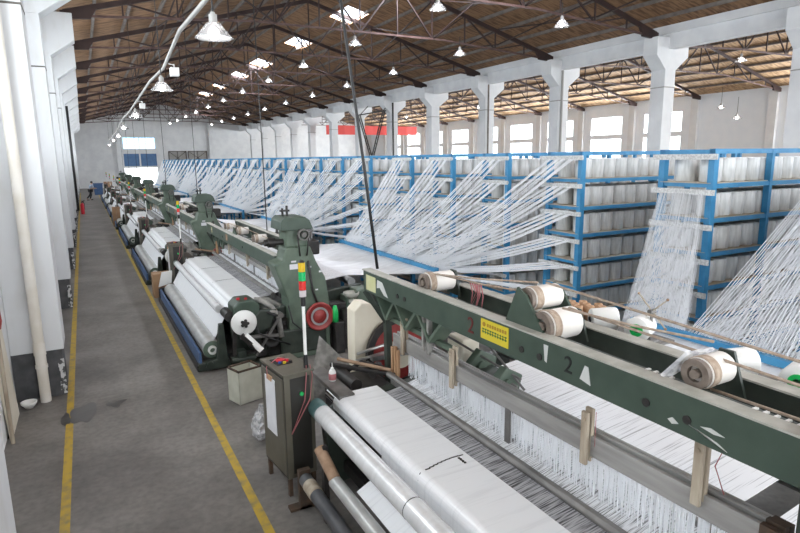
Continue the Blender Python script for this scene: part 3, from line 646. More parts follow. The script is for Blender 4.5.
    b = MB(); b.box(3.72, 3.9, ty-.15, ty+.1, .0, .6); b.box(3.7, 4.1, ty+.05, ty+.3, .0, .9); b.cyl((3.95, ty-.05, .3), (3.95, ty-.05, .8), .07); P(b, 'oil_pump', 'black', bevel=.02)
    b = MB(); b.lathe([(.0, .98), (.10, .99), (.14, 1.04), (.15, 1.09), (.135, 1.09), (.10, 1.03), (0, 1.02)], (4.1, ty-.02, 0), n=24); b.cyl((4.1, ty-.02, .9), (4.1, ty-.02, .99), .05); P(b, 'oil_funnel', 'dusty')
    b = MB(); b.box(4.02, 4.2, ty+.0, ty+.35, .3, 1.0); b.box(4.2, 4.5, ty-.05, ty+.3, .3, 1.12); P(b, 'let_off_case', 'green_light', bevel=.02)
    # far end: ledge, drive box, cream guard with its wheel
    b = MB(); b.box(2.14, 2.32, .04, .95, .98, 1.03); P(b, 'tool_ledge', 'batten', bevel=.006)
    b = MB(); b.box(2.34, 2.95, .30, 1.0, .2, .88); b.cyl((2.5, .4, .95), (2.5, 1.0, .95), .07); b.bar((2.4, .95, 1.05), (2.95, .3, 1.02), .05); b.tube([(2.5, .9, .9), (2.7, .7, 1.1), (2.95, .6, 1.02)], .03); b.cyl((2.75, .5, 1.0), (2.95, .75, 1.0), .05); P(b, 'drive_box', 'black', bevel=.02)
    b = MB(); b.cyl((2.5, .95, 1.1), (2.92, .35, 1.07), .022, n=10); P(b, 'brass_rod', 'cardboard_dark')
    b = MB(); b.add([(2.1, 1.02, .55), (2.42, 1.35, 1.3), (2.75, 1.1, .9), (2.5, .98, .5), (2.11, 1.04, .54), (2.43, 1.37, 1.29), (2.76, 1.12, .89), (2.51, 1.0, .49)], [(0, 3, 2, 1), (4, 5, 6, 7), (0, 1, 5, 4), (1, 2, 6, 5), (2, 3, 7, 6), (3, 0, 4, 7)]); P(b, 'dust_sheet', 'scrap')
    if K1:
        b = MB(); b.prism([(2.82, 1.08), (2.83, 1.60), (2.93, 1.70), (3.05, 1.68), (3.34, 1.36), (3.40, 1.1), (3.30, .5), (2.84, .5)], 'y', 1.15, 1.4); P(b, 'gear_guard', 'cream', bevel=.015)
        b = MB(); b.cyl((3.42, 1.06, 1.0), (3.42, 1.12, 1.0), .47, n=40, hollow=.82); P(b, 'flywheel_rim', 'black')
        b = MB(); b.cyl((3.42, 1.08, 1.0), (3.42, 1.11, 1.0), .385, n=40, hollow=.45); P(b, 'flywheel_web', 'red')
        b = MB(); b.cyl((3.42, 1.0, .96), (3.42, 1.13, .96), .17, n=24); P(b, 'flywheel_hub', 'cream')
        b = MB(); b.box(2.92, 3.5, .84, .92, 1.02, 1.08); b.cyl((2.72, .86, 1.15), (3.2, .9, 1.2), .018); b.cyl((2.72, .9, 1.05), (3.2, .94, 1.08), .018); P(b, 'bright_rods', 'steel')
        b = MB(); b.box(3.0, 3.3, .2, .75, bz-.285, bz-.265); b.add([(3.02, .55, bz-.26), (3.30, .55, bz-.24), (3.30, .1, bz-.24), (3.02, .15, bz-.26), (3.02, .55, bz-.255), (3.30, .55, bz-.235), (3.30, .1, bz-.235), (3.02, .15, bz-.255)], [(0, 3, 2, 1), (4, 5, 6, 7), (0, 1, 5, 4), (1, 2, 6, 5), (2, 3, 7, 6), (3, 0, 4, 7)], mi=1); P(b, 'top_tray', ['green_light', 'cream'])
    # drums with belts on the beams
    def drum(y, z, x0, x1, r, br):
        b = MB(); b.lathe([(0, 0), (r*.98, 0), (r, .01), (r, x1-x0-.01), (r*.93, x1-x0), (0, x1-x0)], (x0, y, z), (1, 0, 0), n=28); d = P(b, 'guide_drum', 'drum')
        b = MB()
        for i in range(6): b.cyl((x0+.006+.017*i, y, z), (x0+.021+.017*i, y, z), r*(1.05-.012*i+.008*math.sin(i*2.6)), n=28)
        P(b, 'wound_cord', 'belt', d)
        b = MB(); b.cyl((x0-.04, y, z), (x0-.005, y, z), r*.95, n=28, hollow=.55, mi=0); b.cyl((x0-.05, y, z), (x0, y, z), r*.3, n=16, mi=0)
        for i in range(8): a = 2*PI*i/8; b.cyl((x0-.03, y+r*.68*math.cos(a), z+r*.68*math.sin(a)), (x0-.004, y+r*.68*math.cos(a), z+r*.68*math.sin(a)), r*.12, n=8, mi=1)
        P(b, 'pulley', ['pulley_rim', 'black'], d)
        if br:
            for x in (x0-.075, x1+.02):
                q = MB(); q.prism([(y+.06, z+.09), (y-.03, z+.05), (y-.26, bz-.02), (y-.20, bz-.06), (y+.22, bz-.06)], 'x', x, x+.02); P(q, 'bracket', 'green', d)
        else:
            q = MB(); q.prism([(y+.04, z+.1), (y-.05, z+.1), (y-.14, bz-.1), (y+.1, bz-.1)], 'x', x1+.015, x1+.035); P(q, 'bracket', 'green_dark', d)
    if K1:
        drum(-.40, 2.25, 2.95, 3.25, .10, False); drum(-1.93, 2.405, 2.97, 3.25, .092, True); drum(-2.13, 2.235, 2.95, 3.24, .118, False); drum(-3.36, 2.265, 2.99, 3.21, .092, False)
        belts = [((3.03, -.42, 2.335), (3.03, -1.95, 2.53)), ((3.05, -.4, 2.335), (3.22, -1.6, 2.36)), ((3.1, -1.97, 2.525), (3.28, -5.4, 2.36)), ((3.06, -2.2, 2.375), (3.2, -3.3, 2.40)), ((3.12, -2.2, 2.37), (3.14, -5.4, 2.30)), ((3.05, -3.40, 2.17), (3.06, -5.4, 2.22))]
    else:
        drum(-.9, bz+.05, 2.99, 3.22, .075, False); drum(-2.1, bz+.06, 2.99, 3.24, .085, True); drum(-3.6, bz+.06, 2.99, 3.24, .085, False)
        belts = [((3.05, -.9, bz+.13), (3.1, -2.1, bz+.15)), ((3.1, -2.1, bz+.15), (3.2, -5.4, bz+.1))]
    for p, q in belts:
        b = MB(); mid = ((p[0]+q[0])/2, (p[1]+q[1])/2, (p[2]+q[2])/2-.012); b.tube([p, mid, q], .009, 6); P(b, 'drive_belt', 'belt')
    if K1:
        b = MB()
        for i in range(7): y = -.75-.03*i; b.tube([(3.24, y, 2.30), (3.26+.02*math.sin(i), y-.02, 2.18), (3.22+.03*math.cos(i*2), y-.01, 2.05)], .006, 5)
        b.tube([(2.96, -2.66, 1.75), (2.95, -2.67, 1.5)], .003, 4); b.tube([(3.0, -3.55, 1.9), (3.0, -3.5, 1.75), (3.01, -3.56, 1.6)], .004, 5)
        P(b, 'pink_cord', 'pink')
        b = MB(); b.box(2.96, 3.01, -.32, -.28, 1.5, 1.95); b.box(2.96, 3.01, -.42, -.38, 1.48, 1.95); P(b, 'heald_strap', 'scrap')
        for y, z, m, nm in ((-.75, 1.42, 'green_light', 'shedding_lever'), (-1.15, 1.36, 'green_light', 'shedding_lever'), (-.95, 1.30, 'green_dark', 'cam_box')):
            b = MB()
            if nm == 'cam_box': b.box(3.22, 3.5, y-.16, y+.16, 1.18, z+.10)
            else: b.prism([(3.2, z-.16), (3.52, z-.10), (3.56, z+.05), (3.36, z+.16), (3.22, z+.02)], 'y', y-.05, y+.05); b.cyl((3.36, y-.08, z), (3.36, y+.08, z), .05)
            P(b, nm, m, bevel=.012)
        b = MB(); b.tube([(3.4, .1, 1.36), (3.4, -1.3, 1.35)], .022, 8); b.tube([(3.25, -.3, 1.62), (3.45, -1.3, 1.42)], .012, 6); b.tube([(3.3, -.9, 1.75), (3.5, -1.3, 1.3)], .012, 6); P(b, 'rocker_shaft', 'batten')
        b = MB(); b.box(3.3, 3.52, -.55, -.25, 1.22, 1.62); P(b, 'cam_cover', 'cream', bevel=.02)
        b = MB(); b.box(2.827, 2.832, .53, .78, 1.965, 2.145); P(b, 'sticker', 'label', fb)
        b = MB(); b.prism([(.50, 2.03), (.48, 2.13), (.36, 2.12), (.22, 1.97), (.32, 1.98), (.42, 2.05)], 'x', 2.827, 2.831); P(b, 'torn_label', 'scuff', fb)
        R_ = Matrix(((0, 0, -1), (-1, 0, 0), (0, 1, 0))).to_euler()
        for (y, z, s, m) in ((-1.35, 2.055, .2, 'digit_red'), (-2.51, 2.065, .17, 'digit_black')):
            text_mesh('2', s, 'stencilled_number', m, fb, (2.826-RXO, y-RYO, z), R_)
        b = MB(); b.box(2.824, 2.831, -1.86, -1.50, 1.995, 2.165); pl = P(b, 'placard', 'plate', fb)
        b = MB()
        for i in range(8): b.box(2.822, 2.825, -1.585-.033*i-.022, -1.585-.033*i, 2.108, 2.135)
        b.cyl((2.8215, -1.545, 2.122), (2.825, -1.545, 2.122), .02, n=10); P(b, 'small_print', 'plate_text2', pl)
        b = MB(); rnd = random.Random(4)
        for i in range(10):
            y = -1.52-.033*i
            b.box(2.822, 2.825, y-.026, y, 2.052, 2.062); b.box(2.822, 2.825, y-.016, y-.009, 2.045, 2.087); b.box(2.822, 2.825, y-.026, y, 2.077, 2.086 if rnd.random() < .6 else 2.07+.012)
        P(b, 'small_print', 'plate_text', pl)
        for poly in ([(-2.62, 2.01), (-2.66, 2.115), (-2.69, 2.11), (-2.715, 1.99)], [(-2.26, 2.15), (-2.275, 2.03), (-2.295, 2.02), (-2.305, 2.15)], [(-3.50, 2.035), (-3.56, 2.05), (-3.64, 2.03), (-3.58, 2.022)], [(-3.42, 2.02), (-3.5, 2.005), (-3.66, 1.955), (-3.6, 1.985)], [(-3.30, 2.0), (-3.33, 2.02), (-3.37, 1.995), (-3.33, 1.98)]):
            b = MB(); b.prism(poly, 'x', 2.826, 2.831); P(b, 'paint_mark', 'scuff', fb)
        b = MB()
        rnd = random.Random(11)
        b.add([(3.0, -3.28, 2.35), (3.16, -3.34, 2.37), (2.95, -3.22, 2.205), (2.90, -3.20, 2.205), (3.0, -3.26, 2.36), (3.16, -3.32, 2.38), (2.94, -3.20, 2.21), (2.89, -3.18, 2.212)], [(0, 1, 2), (0, 2, 3), (4, 6, 5), (4, 7, 6), (0, 3, 7, 4), (3, 2, 6, 7), (2, 1, 5, 6), (1, 0, 4, 5)]); P(b, 'plastic_wrap', 'bag')
    else:
        b = MB(); b.box(2.827, 2.831, .10, .22, bz-.2, bz-.06); P(b, 'sticker', 'label', fb)
        b = MB(); b.box(2.827, 2.831, -1.75, -1.55, bz-.2, bz-.05); P(b, 'faded_placard', 'cardboard_dark', fb)
    return root

YF = [5.3, 15.5, 23.45, 31.4, 39.0, 46.6, 54.2, 61.8]
LX = [0, 0, -.10, -.13, -.16, -.16, -.16, -.16]
NOUN = ['nearest', 'second', 'third', 'fourth', 'fifth', 'sixth', 'seventh', 'eighth']
l1 = loom(1); l1.location = (RXO, YF[0]+RYO, 0)
tag(l1, 'nearest green loom, stencilled 2, with white cloth and silvery rollers', 'loom', 'looms in a row along the aisle')
l2 = loom(2)
for i in range(1, len(YF)):
    o = l2 if i == 1 else copy_tree(l2)
    o.location = (RXO+LX[i], YF[i]+RYO, 0)
    tag(o, ['', 'second green loom from camera, with thick cloth roll and blue guard board'][i] if i == 1 else '%s green loom from the camera, counted along the aisle' % NOUN[i], 'loom', 'looms in a row along the aisle')

# ---- control cabinets with signal lamps
def cabinet():
    r = empty('control_cabinet')
    w, d = .165, .30
    b = MB(); b.box(-w, w, -d, d, .2, 1.34); b.box(-w-.012, w+.012, -d-.012, d+.012, 1.335, 1.36); bo = b.build('body', 'cabinet', r, bevel=.006)
    b = MB(); b.box(-w-.012, -w, -d+.02, d-.02, .24, 1.30); dr = b.build('door', 'cabinet', r, bevel=.005)
    b = MB(); b.box(-w-.002, -w+.004, -d+.005, d-.005, .21, 1.325); b.box(-.10, .12, -d-.004, -d, .25, 1.3); b.build('door_gap', 'cabinet_dark', bo)
    for x in (-w+.03, w-.03):
        for y in (-d+.03, d-.03): q = MB(); q.box(x-.02, x+.02, y-.02, y+.02, 0, .2); q.build('leg', 'rust', r)
    b = MB(); b.box(-.11, .06, -.02, .2, 1.36, 1.366); pn = b.build('control_panel', 'black', r)
    b = MB(); b.box(-.07, .03, .08, .16, 1.366, 1.372); b.build('red_display', 'redp', pn)
    for x, y, m in ((-.06, .03, 'bluep'), (-.02, -.0, 'yellowp'), (.03, .05, 'redp'), (.05, -.0, 'rubber')):
        q = MB(); q.cyl((x, y, 1.362), (x, y, 1.385), .017, n=12); q.build('push_button', m, pn)
    b = MB(); b.box(-w-.022, -w-.016, -.10, .16, .62, 1.24); b.build('paper_sheet', 'paper', dr)
    b = MB(); b.box(-w-.03, -w-.012, -.03, .09, 1.21, 1.26); b.build('clip', 'wood_orange', dr)
    b = MB(); b.cyl((.02, -d-.02, 1.12), (.02, -d, 1.12), .022, n=12); b.build('green_button', 'greenp', r)
    b = MB()
    b.tube([(.05, .03, 1.39), (-.04, .12, 1.40), (-w-.02, .1, 1.33), (-w-.03, .05, 1.22)], .005, 5)
    b.tube([(.10, -d+.02, 1.4), (.07, -d-.03, 1.30), (.04, -d-.035, 1.05), (-.12, -d-.04, .72)], .006, 5); b.tube([(.14, -d+.02, 1.4), (.14, -d-.03, 1.30), (.10, -d-.035, 1.05), (-.12, -d-.04, .72)], .006, 5)
    b.build('red_wire', 'pink', r)
    px, py = .12, -.23
    b = MB(); b.cyl((px, py, 1.36), (px, py, 1.50), .026, .02, n=12); b.cyl((px, py, 2.02), (px, py, 2.12), .026, n=12); b.build('lamp_socket', 'rubber', r)
    b = MB(); b.cyl((px, py, 1.5), (px, py, 2.03), .017, n=12); sp = b.build('lamp_pole', 'white', r)
    z = 2.12
    for m, h, nm in (('clrsig', .07, 'clear_lens'), ('redsig', .095, 'red_lens'), ('grnsig', .095, 'green_lens'), ('yelsig', .095, 'amber_lens')):
        q = MB(); q.cyl((px, py, z), (px, py, z+h-.004), .036, n=16); q.build(nm, m, sp); z += h
    q = MB(); q.cyl((px, py, z), (px, py, z+.02), .034, .02, n=16); q.build('lamp_cap', 'rubber', sp)
    return r
cb = cabinet()
for i, yf in enumerate(YF):
    o = cb if i == 0 else copy_tree(cb)
    o.location = (1.70+(.24 if i else 0)+LX[i], yf+(.42 if i == 0 else .55), 0); o.rotation_euler.z = .11 if i == 0 else .0
    tag(o, 'olive control cabinet with traffic coloured signal lamp beside the %s loom' % NOUN[i], 'control cabinet', 'signal lamp cabinets by the looms')

# ================================================================= CREEL RACKS
RY = [2.55, 4.48, 6.64, 8.43, 10.25, 12.0, 14.25, 16.2, 18.0]
while RY[-1] < 58: RY.append(RY[-1]+1.88)
RX0, RD, RLEN = 6.8, .70, 6.4
LV = [.10, .53, .965, 1.40, 1.83, 2.265, 2.70, 3.135]
def rack_mesh():
    r = empty('creel_rack')
    xs = [0, 1.22, 2.6, 3.9, 5.2, 6.4]
    for i, x in enumerate(xs):
        for y in (0, RD):
            b = MB(); b.box(x, x+.09 if i == 0 else x+.06, y-.03, y+.05, 0, 3.56); b.build('post', 'blue', r)
    for z in LV:
        for y in (-.02, RD-.01):
            b = MB(); b.box(.05, RLEN, y, y+.03, z-.055, z); b.build('shelf_rail', 'blue', r)
        b = MB(); b.box(0.0, RLEN+.05, .0, RD+.02, z, z+.012, mi=0); b.box(0.02, .05, 0, RD, z-.05, z, mi=1); b.build('shelf', ['shelf', 'blue'], r)
    b = MB(); 
    for y in (-.025, RD-.01): b.box(0, RLEN, y, y+.04, 3.50, 3.56)
    for x in (0, 1.3, 2.6, 3.9, 5.2, 6.4): b.box(x, x+.05, 0, RD, 3.50, 3.55)
    b.build('top_rail', 'blue', r)
    for z in LV:
        b = MB(); zz = z+.33
        b.box(-.07, -.045, -.10, RD+.10, zz-.035, zz+.035); b.box(-.07, .0, -.06, -.03, zz-.02, zz+.02); b.box(-.07, .0, RD+.03, RD+.06, zz-.02, zz+.02)
        b.build('guide_plate', 'guide', r)
    return r
rk = rack_mesh()
rname = []
for i, y in enumerate(RY):
    o = rk if i == 0 else copy_tree(rk)
    o.location = (RX0, y, 0)
    if i >= 2:
        for c in [c for c in o.children if c.name.startswith('post') and 1.2 < c.data.vertices[0].co.x < 1.4]: bpy.data.objects.remove(c)
    nm = ['blue creel rack just outside the right edge', 'nearest blue creel rack, with a curtain of yarn on its end'][i] if i < 2 else '%s blue creel rack counted back from the one with the yarn curtain' % ORD[i-1]
    tag(o, nm, 'creel rack', 'blue creel racks of yarn')
# packages
def pack_mb(mb, x, y, z, seg=16, r=.128, h=.30):
    mb.lathe([(.035, h-.006), (r-.012, h), (r, h-.012), (r, .012), (r-.01, 0), (.03, 0)], (x, y, z), n=seg)
    return mb
pk = MB(); pack_mb(pk, 0, 0, 0, 18); pk_me = pk.mesh('yarn_package', 'pack')
cr = MB(); cr.cyl((0, 0, -.0), (0, 0, .31), .034, n=10, hollow=.7); cr_me = cr.mesh('core_tube', 'cardboard')
spots = []
rnd = random.Random(21)
for ri, y in enumerate(RY):
    nx = 20 if ri < 2 else (12 if ri < 6 else 8)
    for li, z in enumerate(LV):
        for row in (0, 1):
            for ix in range(nx):
                x = RX0+.23+ix*.268
                yy = y+.165+row*.37
                # how much of it faces the camera: front row of each shelf, or the first ones seen through the rack end
                gap = 1.9 if ri > 0 else 9
                front = row == 0 and (ri == 1 and x < 9.5 or ri > 1 and x < RX0*(1+1.25/y)+.25 or (li == 7 and x < y*2.05 and ri < 5))
                endv = row == 1 and ix < 2
                seen = (front or endv) and li >= (2 if ri <= 2 else 3 if ri < 6 else 4)
                score = (y*y+x*x)*(1 if front else 1.6) if seen and ri > 0 else 1e9
                spots.append((score, ri, li, row, ix, x, yy, z))
spots.sort(key=lambda s: s[0])
LN = ['bottom shelf', 'second shelf up', 'third shelf up', 'fourth shelf up', 'fourth shelf down', 'third shelf down', 'second shelf down', 'top shelf']
RN = lambda i: 'nearest blue rack' if i == 1 else '%s blue rack' % (ORD[i-1] if i-1 < len(ORD) else 'far')
used = 0
for s in spots:
    score, ri, li, row, ix, x, y, z = s
    if used < 300 and score < 1e8:
        o = bpy.data.objects.new('yarn_package', pk_me); C.objects.link(o)
        o.location = (x+.012*(rnd.random()-.5), y+.02*(rnd.random()-.5), z+.0125); o.rotation_euler.z = rnd.random()*6
        tag(o, 'white yarn package, %s from aisle end, %s row, %s of %s' % (ORD[ix], 'front' if row == 0 else 'back', LN[li], RN(ri)), 'yarn package', 'white yarn packages on the creel racks')
        used += 1
rest = MB()
for s in spots[used:]:
    score, ri, li, row, ix, x, y, z = s
    pack_mb(rest, x+.012*(rnd.random()-.5), y+.02*(rnd.random()-.5), z+.0125, 12 if ri < 8 else 9)
tag(rest.build('yarn_packages', 'pack'), 'the many remaining white yarn packages filling the blue racks behind', 'yarn packages', kind='stuff')

# ---- yarn running from the racks to the blue guide bars, and on to the looms
BARX = 6.0
bars = []
for i, yf in enumerate(YF):
    zb = 1.43 if i == 0 else 1.30
    ya, yb = (yf-.45, yf-5.2) if i == 0 else (yf-1.0, yf-5.95)
    o = empty('yarn_guide_bar', (BARX, (ya+yb)/2, 0), 'blue yarn guide bar behind the %s loom' % NOUN[i], 'guide bar', 'blue guide bars behind the looms')
    hl = (ya-yb)/2
    b = MB(); b.box(-.045, .045, -hl, hl, zb-.05, zb+.03); b.build('bar', 'blue', o)
    for y in (-hl+.04, 0, hl-.04):
        b = MB(); b.box(-.035, .035, y-.04, y+.04, 0, zb-.03); b.build('leg', 'blue', o)
    bars.append((ya, yb, zb))
    s = MB(); rnd = random.Random(i+50)
    n = 70
    # soft sheet of yarn from the guide bar down to the back rest of the loom
    ny = 40
    for q in range(2):
        y0 = [(yf-.1-5.1*k/ny) for k in range(ny+1)]; y1 = [ya-.05+(yb-ya+.1)*k/ny for k in range(ny+1)]
        nxs = 8; vs = []
        for j in range(nxs+1):
            f = j/nxs
            for k in range(ny+1):
                zz = (1.235*(1-f)+(zb-.07)*f) - .10*math.sin(PI*f)*(.75+.25*math.sin(k*.9+q)) + .03*math.sin(k*.8+2*f)*math.sin(PI*f) + .02*math.sin(k*2.1)*math.sin(PI*f)
                vs.append((4.36+(BARX-4.36)*f, y0[k]*(1-f)+y1[k]*f, zz))
        W = ny+1; m_ = len(vs)
        vs2 = [(x, y, z-.006) for x, y, z in vs]
        fs = [(j*W+k, j*W+k+1, (j+1)*W+k+1, (j+1)*W+k) for j in range(nxs) for k in range(ny)]
        s.add(vs+vs2, fs + [tuple(m_+t for t in f[::-1]) for f in fs], 0, True)
        break
    tag(s.build('yarn_sheet', 'sheet'), 'white sheet of yarn from the guide bar to the %s loom' % NOUN[i], 'yarn sheet', 'yarn sheets behind the looms', 'stuff')
for ri, y in enumerate(RY):
    # the loom this rack feeds
    best = None
    for i, (ya, yb, zb) in enumerate(bars):
        if ri <= 1: best = 0; break
        if y < ya-1.9: best = max(i, 1); break
    if best is None: best = len(bars)-1
    ya, yb, zb = bars[best]
    grp = [j for j, yy in enumerate(RY) if (j <= 1 and best == 0) or (j > 1 and best > 0 and (best == 1 and yy < bars[1][0]-1.9 or best > 1 and bars[best-1][0]-1.9 <= yy < ya-1.9))]
    n = max(len(grp), 1); k = grp.index(ri) if ri in grp else n-1
    mb = MB(); rnd = random.Random(ri*5+2)
    if ri == 0: t0_, t1_ = 4.15, 2.2
    elif ri == 1: t0_, t1_ = 5.0, 4.1
    else: span = (ya-yb)/n; t0_ = yb+.1+span*(k+1)-.1; t1_ = yb+.1+span*k
    nth = 44 if ri < 2 else (28 if ri < 8 else 16)
    rad = .0045 if ri < 2 else (.0045 if ri < 8 else .008)
    for li in range(2, 7 if ri == 1 else 8):
        zg = LV[li]+.33
        for j in range(nth):
            f = (j+.5+.3*(rnd.random()-.5))/nth
            if ri > 1: nr = 4; jr = j % nr; f = (jr+.5)/nr + .10*((j//nr)/(nth/nr)-.5)*2*.75 + .03*(rnd.random()-.5)
            a = Vector((RX0-.06, y+(.03+(RD-.06)*f if ri else 0), zg)); e = Vector((BARX-.02, t1_+(t0_-t1_)*(f if ri < 2 else (.15*li/8+.75*f+.1*rnd.random())), zb-.06))
            if ri == 0: a = Vector((RX0-.06+.15*(li-5), y+(RD)*f, zg))
            sag = .04+.03*rnd.random()
            pts = [a.lerp(e, t) - Vector((0, 0, sag*4*t*(1-t))) for t in (0, .33, .66, 1)] if ri > 1 else [a, a.lerp(e, .5)-Vector((0, 0, .02*rnd.random())), e]
            mb.tube(pts, rad*(.6+.8*rnd.random()), 3)
    tag(mb.build('yarn_fan', 'yarn'), 'white yarns fanning down from %s' % ('a rack outside the right edge' if ri == 0 else 'the %s, counted back from the nearest' % RN(ri) if ri > 1 else 'the nearest blue rack as a hanging curtain'), 'yarn fan', 'yarn fans off the racks', 'stuff')

# ================================================================= LAMPS
def lamp(rod):
    r = empty('pendant_lamp')
    b = MB(); b.lathe([(.05, .20), (.09, .19), (.13, .14), (.23, .02), (.25, .0), (.243, .0), (.22, .025), (.12, .135), (.08, .18), (.05, .19)], (0, 0, 0), n=24); b.build('shade', 'shade', r)
    b = MB(); b.cyl((0, 0, .19), (0, 0, .30), .055, n=12); b.cyl((0, 0, .30), (0, 0, .33), .03, n=10); b.build('socket', 'conduit', r)
    b = MB(); b.sphere((0, 0, .06), .075, 12, 8); b.build('bulb', 'bulb', r)
    b = MB(); b.cyl((0, 0, .32), (0, 0, rod), .012, n=6); b.build('rod', 'rubber', r)
    return r
def place_lamps(proto, pts, lab, group):
    for i, (x, y, z, s) in enumerate(pts):
        o = proto if i == 0 else copy_tree(proto)
        o.location = (x, y, z)
        tag(o, lab % ORD[i], 'lamp', group)
pA = lamp(.72)
ys = [TY[k]-1.1 for k in range(2, 13)]
place_lamps(pA, [(9.45, y, 7.68, 1) for y in ys], 'lit cone pendant lamp, %s from camera in the row under the ridge', 'lamps under the ridge')
pB = lamp(.72)
place_lamps(pB, [(14.1, y-.15, 7.62, 1) for y in ys], 'lit cone pendant lamp, %s from camera in the row nearer the columns', 'lamps nearer the columns')
pC = lamp(.9)
R0 = [(214, 30), (162, 86), (135.7, 114.7), (123.7, 127), (118.5, 135.5), (113.5, 140), (109.5, 144.7)]
RT, UP, FW = cam_axes()
def unproj(px, py, z):
    d = RT*((px-400)/FPX) - UP*((py-266.5)/FPX) + FW
    t = (z-H)/d.z; return Vector((d.x*t, d.y*t, z))
AL = [(1.72, 8.33), (1.80, 14.83), (1.94, 24.2), (2.04, 33.1), (2.34, 44.0), (2.43, 53.4), (2.7, 68.5)]
place_lamps(pC, [(x, y, 5.1, 1) for x, y in AL], 'cone pendant lamp hanging low over the aisle under the grey conduit, %s from camera', 'lamps over the aisle')
pD = lamp(1.2)
place_lamps(pD, [(26.0, 16.2, 7.5, 1), (33.0, 20.5, 5.45, 1), (33.0, 21.5, 6.1, 1), (26.0, TY[4]-1, 7.4, 1), (28.0, TY[6]-1, 7.3, 1), (28, TY[8]-1, 7.3, 1)], 'cone pendant lamp in the right hall beyond the columns, %s from camera', 'lamps in the right hall')
# conduit above the aisle lamps
b = MB()
cp = [(1.30, 4.5), (1.72, 8.6), (1.62, 10.5), (1.86, 14.83), (1.88, 18.0), (1.96, 24.2), (2.0, 28), (2.06, 33.1), (2.35, 44), (2.45, 53.4), (2.7, 68.5)]
b.tube([(x, y, 5.62+.05*math.sin(i*1.9)) for i, (x, y) in enumerate(cp)], .034, 8)
co = tag(b.build('conduit', 'conduit'), 'pale grey cable conduit snaking over the aisle lamps', 'conduit')
b = MB()
for x, y in AL: b.tube([(x, y, 5.6), (x, y, zr(x)-.2)], .008, 5)
b.build('hanger_wire', 'rubber', co)
for px, py in ((174.5, 72), (142.4, 106)):
    q = unproj(px, py, 5.45); b = MB(); b.box(q.x-.09, q.x+.09, q.y-.1, q.y+.1, q.z-.09, q.z+.09); b.cyl((q.x, q.y, q.z+.08), (q.x, q.y, 5.62), .015, n=8); b.bar((q.x, q.y, 5.6), (q.x-.12, q.y, 5.62), .02); b.build('junction_box', 'white', co, bevel=.02)
# cables dropping from the roof to the looms
b = MB(); top = Vector((2.66, 7.1, 8.35)); 
b.tube([(2.97, 6.06, 2.2), (2.92, 6.26, 3.4), (2.81, 6.62, 5.5), top], .019, 8)
tag(b.build('drop_cable', 'rubber'), 'black insulated cable dropping from the roof to the nearest loom', 'cable')
for i in range(1, len(YF)):
    x = 3.5+LX[i]; y = YF[i]-3.2
    b = MB(); b.tube([(0, 0, 1.98), (.02, .1, 4), (0, .15, zr(x)-.12)], .011, 6)
    o = b.build('drop_cable', 'rubber'); o.location = (x-.12, y, 0); tag(o, 'thin dark cable dropping from the roof to the %s loom' % NOUN[i], 'cable', 'cables dropping to the looms')

# ================================================================= LOOSE THINGS
def on(name, lab, cat, loc): return empty(name, loc, lab, cat)
# oil bottle on the ledge
o = on('oil_bottle', 'small white squeeze bottle with pink label on the loom ledge', 'bottle', (2.25, 5.80, 1.03))
b = MB(); b.lathe([(0, 0), (.04, 0), (.042, .01), (.042, .10), (.03, .125), (.018, .13), (0, .13)], (0, 0, 0), n=18); b.build('body', 'white', o)
b = MB(); b.lathe([(.0425, .015), (.0435, .016), (.0435, .085), (.0425, .086)], (0, 0, 0), n=18); b.build('label', 'pink', o)
b = MB(); b.lathe([(.02, .13), (.02, .15), (.006, .155), (.004, .21), (0, .21)], (0, 0, 0), n=12); b.build('nozzle', 'white', o)
# tin bin beside the cabinet
o = on('tin_bin', 'stained ivory open tin bin on the floor beside the nearest cabinet', 'bin', (1.80, 8.2, 0)); o.rotation_euler.z = .3
b = MB()
for (x0, x1, y0, y1) in ((-.19, -.175, -.16, .16), (.175, .19, -.16, .16), (-.19, .19, -.16, -.145), (-.19, .19, .145, .16)): b.box(x0, x1, y0, y1, .0, .5)
b.box(-.19, .19, -.16, .16, 0, .02); b.build('box', 'bin', o, bevel=.004)
b = MB(); b.box(-.195, .195, -.165, -.14, .49, .515); b.box(-.195, .195, .14, .165, .49, .515); b.box(-.195, -.17, -.165, .165, .49, .515); b.box(.17, .195, -.165, .165, .49, .515); b.build('rim', 'rust', o)
# crumpled plastic bag
rnd = random.Random(9); b = MB(); n, k = 18, 12; vs = []
for j in range(k+1):
    t = j/k; r = (.04+.13*math.sin(PI*min(t*1.0, 1)**.6))*(1 if t < .8 else .7)
    for i in range(n):
        a = 2*PI*i/n; q = r*(1+.22*(rnd.random()-.5)); vs.append((q*math.cos(a)*.8, q*math.sin(a)*1.1, .46*t+.02*(rnd.random()-.5)*(0 if j == 0 else 1)))
b.add(vs, [(j*n+i, j*n+(i+1) % n, (j+1)*n+(i+1) % n, (j+1)*n+i) for j in range(k) for i in range(n)]); b.add(vs[:n], [tuple(range(n))[::-1]]); b.add(vs[-n:], [tuple(range(n))])
o = b.build('plastic_bag', 'bag'); o.location = (1.68, 6.85, 0); tag(o, 'crumpled clear plastic bag of waste yarn on floor by the nearest cabinet', 'bag')
